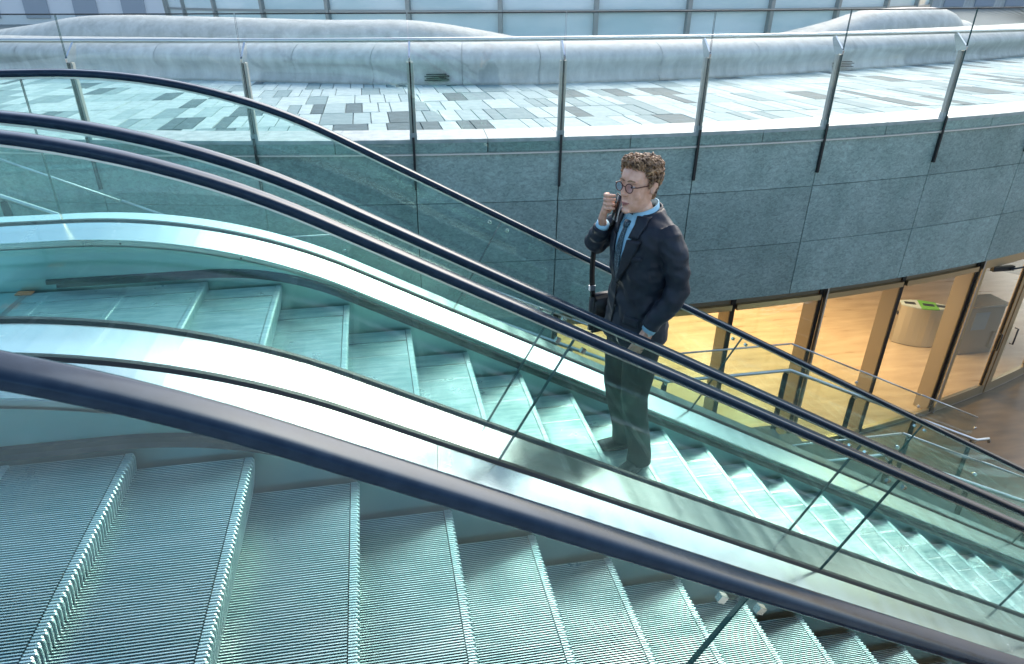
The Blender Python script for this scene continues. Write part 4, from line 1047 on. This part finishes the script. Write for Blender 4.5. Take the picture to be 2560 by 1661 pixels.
for s in (1, -1):
    bm = bmesh.new(); v = [bm.verts.new(c) for c in ((0.120, s * 0.020, 1.588), (0.098, s * 0.064, 1.592), (0.142, s * 0.058, 1.520), (0.148, s * 0.040, 1.535))]
    w = [bm.verts.new(q.co - Vector((0.006, 0, 0))) for q in v]
    bm.faces.new(v); bm.faces.new(w[::-1])
    for k in range(4): bm.faces.new((v[k], v[(k + 1) % 4], w[(k + 1) % 4], w[k]))
    child('collar_point', bm, 'shirt_blue', sh, smooth=False)
for p0, p1, r in (((0.190, -0.156, 1.482), (0.1925, -0.142, 1.508), 0.038), ((0.066, 0.207, 1.03), (0.082, 0.198, 0.998), 0.040)):
    bm = bmesh.new(); tube(bm, [p0, p1], [r, r - 0.003], 16); child('shirt_cuff', bm, 'shirt_blue', sh)
# ---- shoes
def shoe(cx, cy, ang):
    d = Vector((cos(ang), sin(ang), 0)); sd = Vector((-sin(ang), cos(ang), 0)); bm = bmesh.new(); R = []
    for t, w, h, zb in ((-0.150, 0.020, 0.055, 0.004), (-0.140, 0.032, 0.072, 0.002), (-0.09, 0.036, 0.085, 0.002), (-0.03, 0.035, 0.085, 0.004), (0.03, 0.041, 0.066, 0.004), (0.09, 0.045, 0.052, 0.002), (0.13, 0.038, 0.044, 0.004), (0.155, 0.022, 0.034, 0.008), (0.163, 0.008, 0.022, 0.012)):
        c = Vector((cx, cy, 0)) + d * t; ring = []
        for k in range(14):
            a = 2 * pi * k / 14; ca, sa = sup(a, 2.6); ring.append(c + sd * (w * ca) + Vector((0, 0, zb + (h - zb) * (0.5 + 0.5 * sa))))
        R.append(ring)
    loft(bm, R); o = child('shoe', bm, 'shoe_leather', man)
    bm = bmesh.new(); n = 18; P = []
    for k in range(n):
        a = 2 * pi * k / n; ca, sa = cos(a), sin(a); P.append((0.160 * ca + 0.004, 0.043 * sa * (1 if ca > -0.2 else 0.85)))
    prism(bm, P, lambda p, s: Vector((cx, cy, 0)) + d * p[0] + sd * p[1] + Vector((0, 0, 0.012 if s else 0.0))); child('sole', bm, 'bag_black', o)
shoe(-0.022, -0.125, -0.20); shoe(0.024, 0.118, 0.30)
# ---- face details
for s in (1, -1):
    bm = bmesh.new(); ell(bm, (0.1715, s * 0.032, 1.742), (0.011, 0.014, 0.0075), 12); ey = child('eye', bm, 'eye_white', man); turn(ey)
    bm = bmesh.new(); ell(bm, (0.1795, s * 0.031, 1.742), (0.0045, 0.0062, 0.0062), 10); turn(child('iris', bm, 'iris', ey))
    bm = bmesh.new(); tube(bm, [(0.190, s * 0.012, 1.770), (0.191, s * 0.03, 1.777), (0.180, s * 0.052, 1.772)], [0.0035, 0.0045, 0.003], 6); turn(child('eyebrow', bm, 'hair_brown', man))
bm = bmesh.new(); tube(bm, [(0.180, -0.025, 1.658), (0.1915, -0.012, 1.661), (0.194, 0, 1.660), (0.1915, 0.012, 1.661), (0.180, 0.025, 1.659)], [0.002, 0.0042, 0.0048, 0.0042, 0.002], 8)
tube(bm, [(0.182, -0.018, 1.652), (0.192, 0, 1.6505), (0.182, 0.018, 1.653)], [0.002, 0.005, 0.002], 8); turn(child('lips', bm, 'lip', man))
# glasses
bm = bmesh.new()
for s in (1, -1):
    pts = [(0.2025 - 0.10 * (abs(s * 0.034 + 0.0235 * cos(2 * pi * k / 20))) ** 1 * 0.6, s * 0.034 + 0.0235 * cos(2 * pi * k / 20), 1.740 + 0.0225 * sin(2 * pi * k / 20)) for k in range(21)]
    tube(bm, pts, 0.0026, 6, cap=False)
    tube(bm, [(0.197, s * 0.057, 1.748), (0.185, s * 0.074, 1.749), (0.12, s * 0.081, 1.750), (0.078, s * 0.082, 1.752)], 0.0026, 6)
tube(bm, [(0.2015, -0.011, 1.744), (0.2065, 0, 1.748), (0.2015, 0.011, 1.744)], 0.0024, 6)
gl = child('glasses', bm, 'frame_brown', man); turn(gl)
for s in (1, -1):
    bm = bmesh.new(); bm.faces.new([bm.verts.new((0.2015 - 0.06 * abs(s * 0.034 + 0.022 * cos(2 * pi * k / 18)), s * 0.034 + 0.022 * cos(2 * pi * k / 18), 1.740 + 0.021 * sin(2 * pi * k / 18))) for k in range(18)]); turn(child('lens', bm, 'lens_glass', gl))
# watch on the left wrist
bm = bmesh.new(); tube(bm, [(0.0805, 0.1985, 1.000), (0.0865, 0.1965, 0.990)], 0.031, 16); wt = child('watch', bm, 'phone_silver', man)
bm = bmesh.new(); ell(bm, (0.085, 0.226, 0.992), (0.016, 0.006, 0.016), 12); child('watch_face', bm, 'phone_silver', wt)
# ---- curly hair
rh = random.Random(5)
bm = bmesh.new()
def scalp(f, l, z):
    fa = f + 0.25 * abs(l)
    if z > 1.842: return True
    if f > 0.150: return z > 1.826
    if f > 0.118: return z > 1.782 + (f - 0.118) * 1.2
    if f > 0.108: return z > 1.752
    if f > 0.046: return z > 1.780
    return z > 1.672
cap = []
def head_at(z):
    for a, b in zip(HEAD, HEAD[1:]):
        if a[0] <= z <= b[0]:
            u = (z - a[0]) / (b[0] - a[0]); return [a[k] + (b[k] - a[k]) * u for k in range(4)]
    return list(HEAD[-1])
n_c = 0
while n_c < 1500:
    z = rh.uniform(1.66, 1.868); a = rh.uniform(0, 2 * pi)
    h = head_at(min(z, 1.8615)); c, s = sup(a, 2.25); r = (h[1] - 0.095) if c > 0 else (0.095 - h[2])
    if z > 1.850: k = rh.random() ** 0.5; p = Vector((0.095 + 0.072 * c * k, 0.055 * s * k, 1.852))
    else: p = Vector((0.095 + r * c, h[3] * s, z))
    if not scalp(p.x, p.y, p.z): continue
    nrm = Vector(((p.x - 0.095) / 0.10, p.y / 0.078, (p.z - 1.765) / 0.095)).normalized()
    flow = Vector((-0.75, 0.35 * (1 if p.y > -0.02 else -1), 0.25 if p.z > 1.80 else -0.75)) + Vector((rh.uniform(-.5, .5), rh.uniform(-.5, .5), rh.uniform(-.4, .4)))
    if p.x > 0.14: flow = Vector((0.15, 0.6 * rh.choice((1, 1, -1)), 0.7)) + Vector((rh.uniform(-.4, .4), rh.uniform(-.5, .5), rh.uniform(-.3, .3)))
    t1 = (flow - nrm * flow.dot(nrm)).normalized(); t2 = nrm.cross(t1)
    topness = min(1, max(0, (p.z - 1.72) / 0.12)); L = rh.uniform(0.032, 0.052) * (0.75 + 0.35 * topness)
    hgt = 0.007 + 0.027 * topness * rh.uniform(0.6, 1.15); ph0 = rh.uniform(0, 6.28); wv = rh.uniform(0.003, 0.0075); pts = []
    for k in range(8):
        u = k / 7
        pts.append(p + t1 * (L * u) + nrm * (hgt * sin(pi * min(1, u * 0.85 + 0.08)) + wv * sin(u * 8 + ph0)) + t2 * (wv * 1.3 * cos(u * 7 + ph0)) - nrm * 0.35 * L * u * u)
    tube(bm, pts, [0.0032, 0.0044, 0.0050, 0.0050, 0.0046, 0.0038, 0.0026, 0.0008], 5); n_c += 1
turn(child('hair', bm, 'hair_brown', man))
# ---- phone in the right hand
bm = bmesh.new(); vv = box(bm, -0.034, 0.034, -0.0045, 0.0045, -0.07, 0.07); bmesh.ops.bevel(bm, geom=bm.edges[:], offset=0.0035, segments=2, affect='EDGES')
phone = child('phone', bm, 'phone_black', None)
rot = Matrix.Rotation(PROT, 4, 'Z'); loc = Matrix.Translation(PO) @ rot @ Matrix.Translation(PC + PN * -0.001 + PW * 0.006 + PZ * -0.018) @ Matrix.Rotation(radians(24), 4, 'Z') @ Matrix(((PW.x, -PN.x, 0, 0), (PW.y, -PN.y, 0, 0), (0, 0, 1, 0), (0, 0, 0, 1))) @ Matrix.Rotation(radians(5), 4, 'Y') @ Matrix.Rotation(radians(-6), 4, 'X')
phone.matrix_world = loc
tag(phone, 'black and silver mobile phone held against the man\'s cheek', 'phone')
bm = bmesh.new(); box(bm, -0.031, 0.031, 0.0047, 0.0056, -0.064, 0.064); child('screen', bm, 'phone_black', phone, smooth=False)
bm = bmesh.new(); box(bm, 0.0342, 0.0352, -0.0036, 0.0036, -0.066, 0.066); child('side_band', bm, 'phone_silver', phone, smooth=False)
# ---- shoulder bag at his right hip
bag = bpy.data.objects.new('shoulder_bag', None); COL.objects.link(bag); bag.location = PO + Vector((0, 0, 0.83)); bag.rotation_euler = (0, 0, PROT)
tag(bag, 'black shoulder bag with long strap hanging at the man\'s right hip', 'bag')
Z0 = -0.83
bm = bmesh.new(); box(bm, -0.03, 0.175, -0.275, -0.212, 0.80 + Z0, 1.03 + Z0); bmesh.ops.bevel(bm, geom=bm.edges[:], offset=0.022, segments=3, affect='EDGES'); child('pouch', bm, 'bag_black', bag)
bm = bmesh.new(); box(bm, -0.025, 0.170, -0.284, -0.205, 0.90 + Z0, 1.045 + Z0); bmesh.ops.bevel(bm, geom=bm.edges[:], offset=0.02, segments=3, affect='EDGES'); child('flap', bm, 'bag_black', bag)
def strap(pts, w):
    bm = bmesh.new(); G = []
    pts = catmull([tuple(p) for p in pts], 6)
    for i, p in enumerate(pts):
        d = (Vector(pts[min(i + 1, len(pts) - 1)]) - Vector(pts[max(i - 1, 0)])).normalized(); sd = d.cross(Vector((0.15, -1, 0.2)).normalized()).normalized(); nn = sd.cross(d)
        G.append([bm.verts.new(Vector(p) + sd * (w * a) + nn * (0.0025 * b)) for a, b in ((1, 1), (-1, 1), (-1, -1), (1, -1))])
    for A, B in zip(G, G[1:]):
        for k in range(4): bm.faces.new((A[k], B[k], B[(k + 1) % 4], A[(k + 1) % 4]))
    bm.faces.new(G[0][::-1]); bm.faces.new(G[-1]); return bm
child('strap', strap([(0.160, -0.243, 1.03 + Z0), (0.176, -0.244, 1.20 + Z0), (0.176, -0.225, 1.36 + Z0), (0.150, -0.140, 1.47 + Z0), (0.105, -0.118, 1.555 + Z0), (0.02, -0.115, 1.592 + Z0), (-0.07, -0.125, 1.54 + Z0), (-0.14, -0.15, 1.40 + Z0), (-0.125, -0.20, 1.2 + Z0), (-0.02, -0.245, 1.03 + Z0)], 0.017), 'bag_black', bag)
bm = bmesh.new(); box(bm, 0.152, 0.186, -0.254, -0.234, 1.075 + Z0, 1.105 + Z0); child('buckle', bm, 'phone_silver', bag, smooth=False)
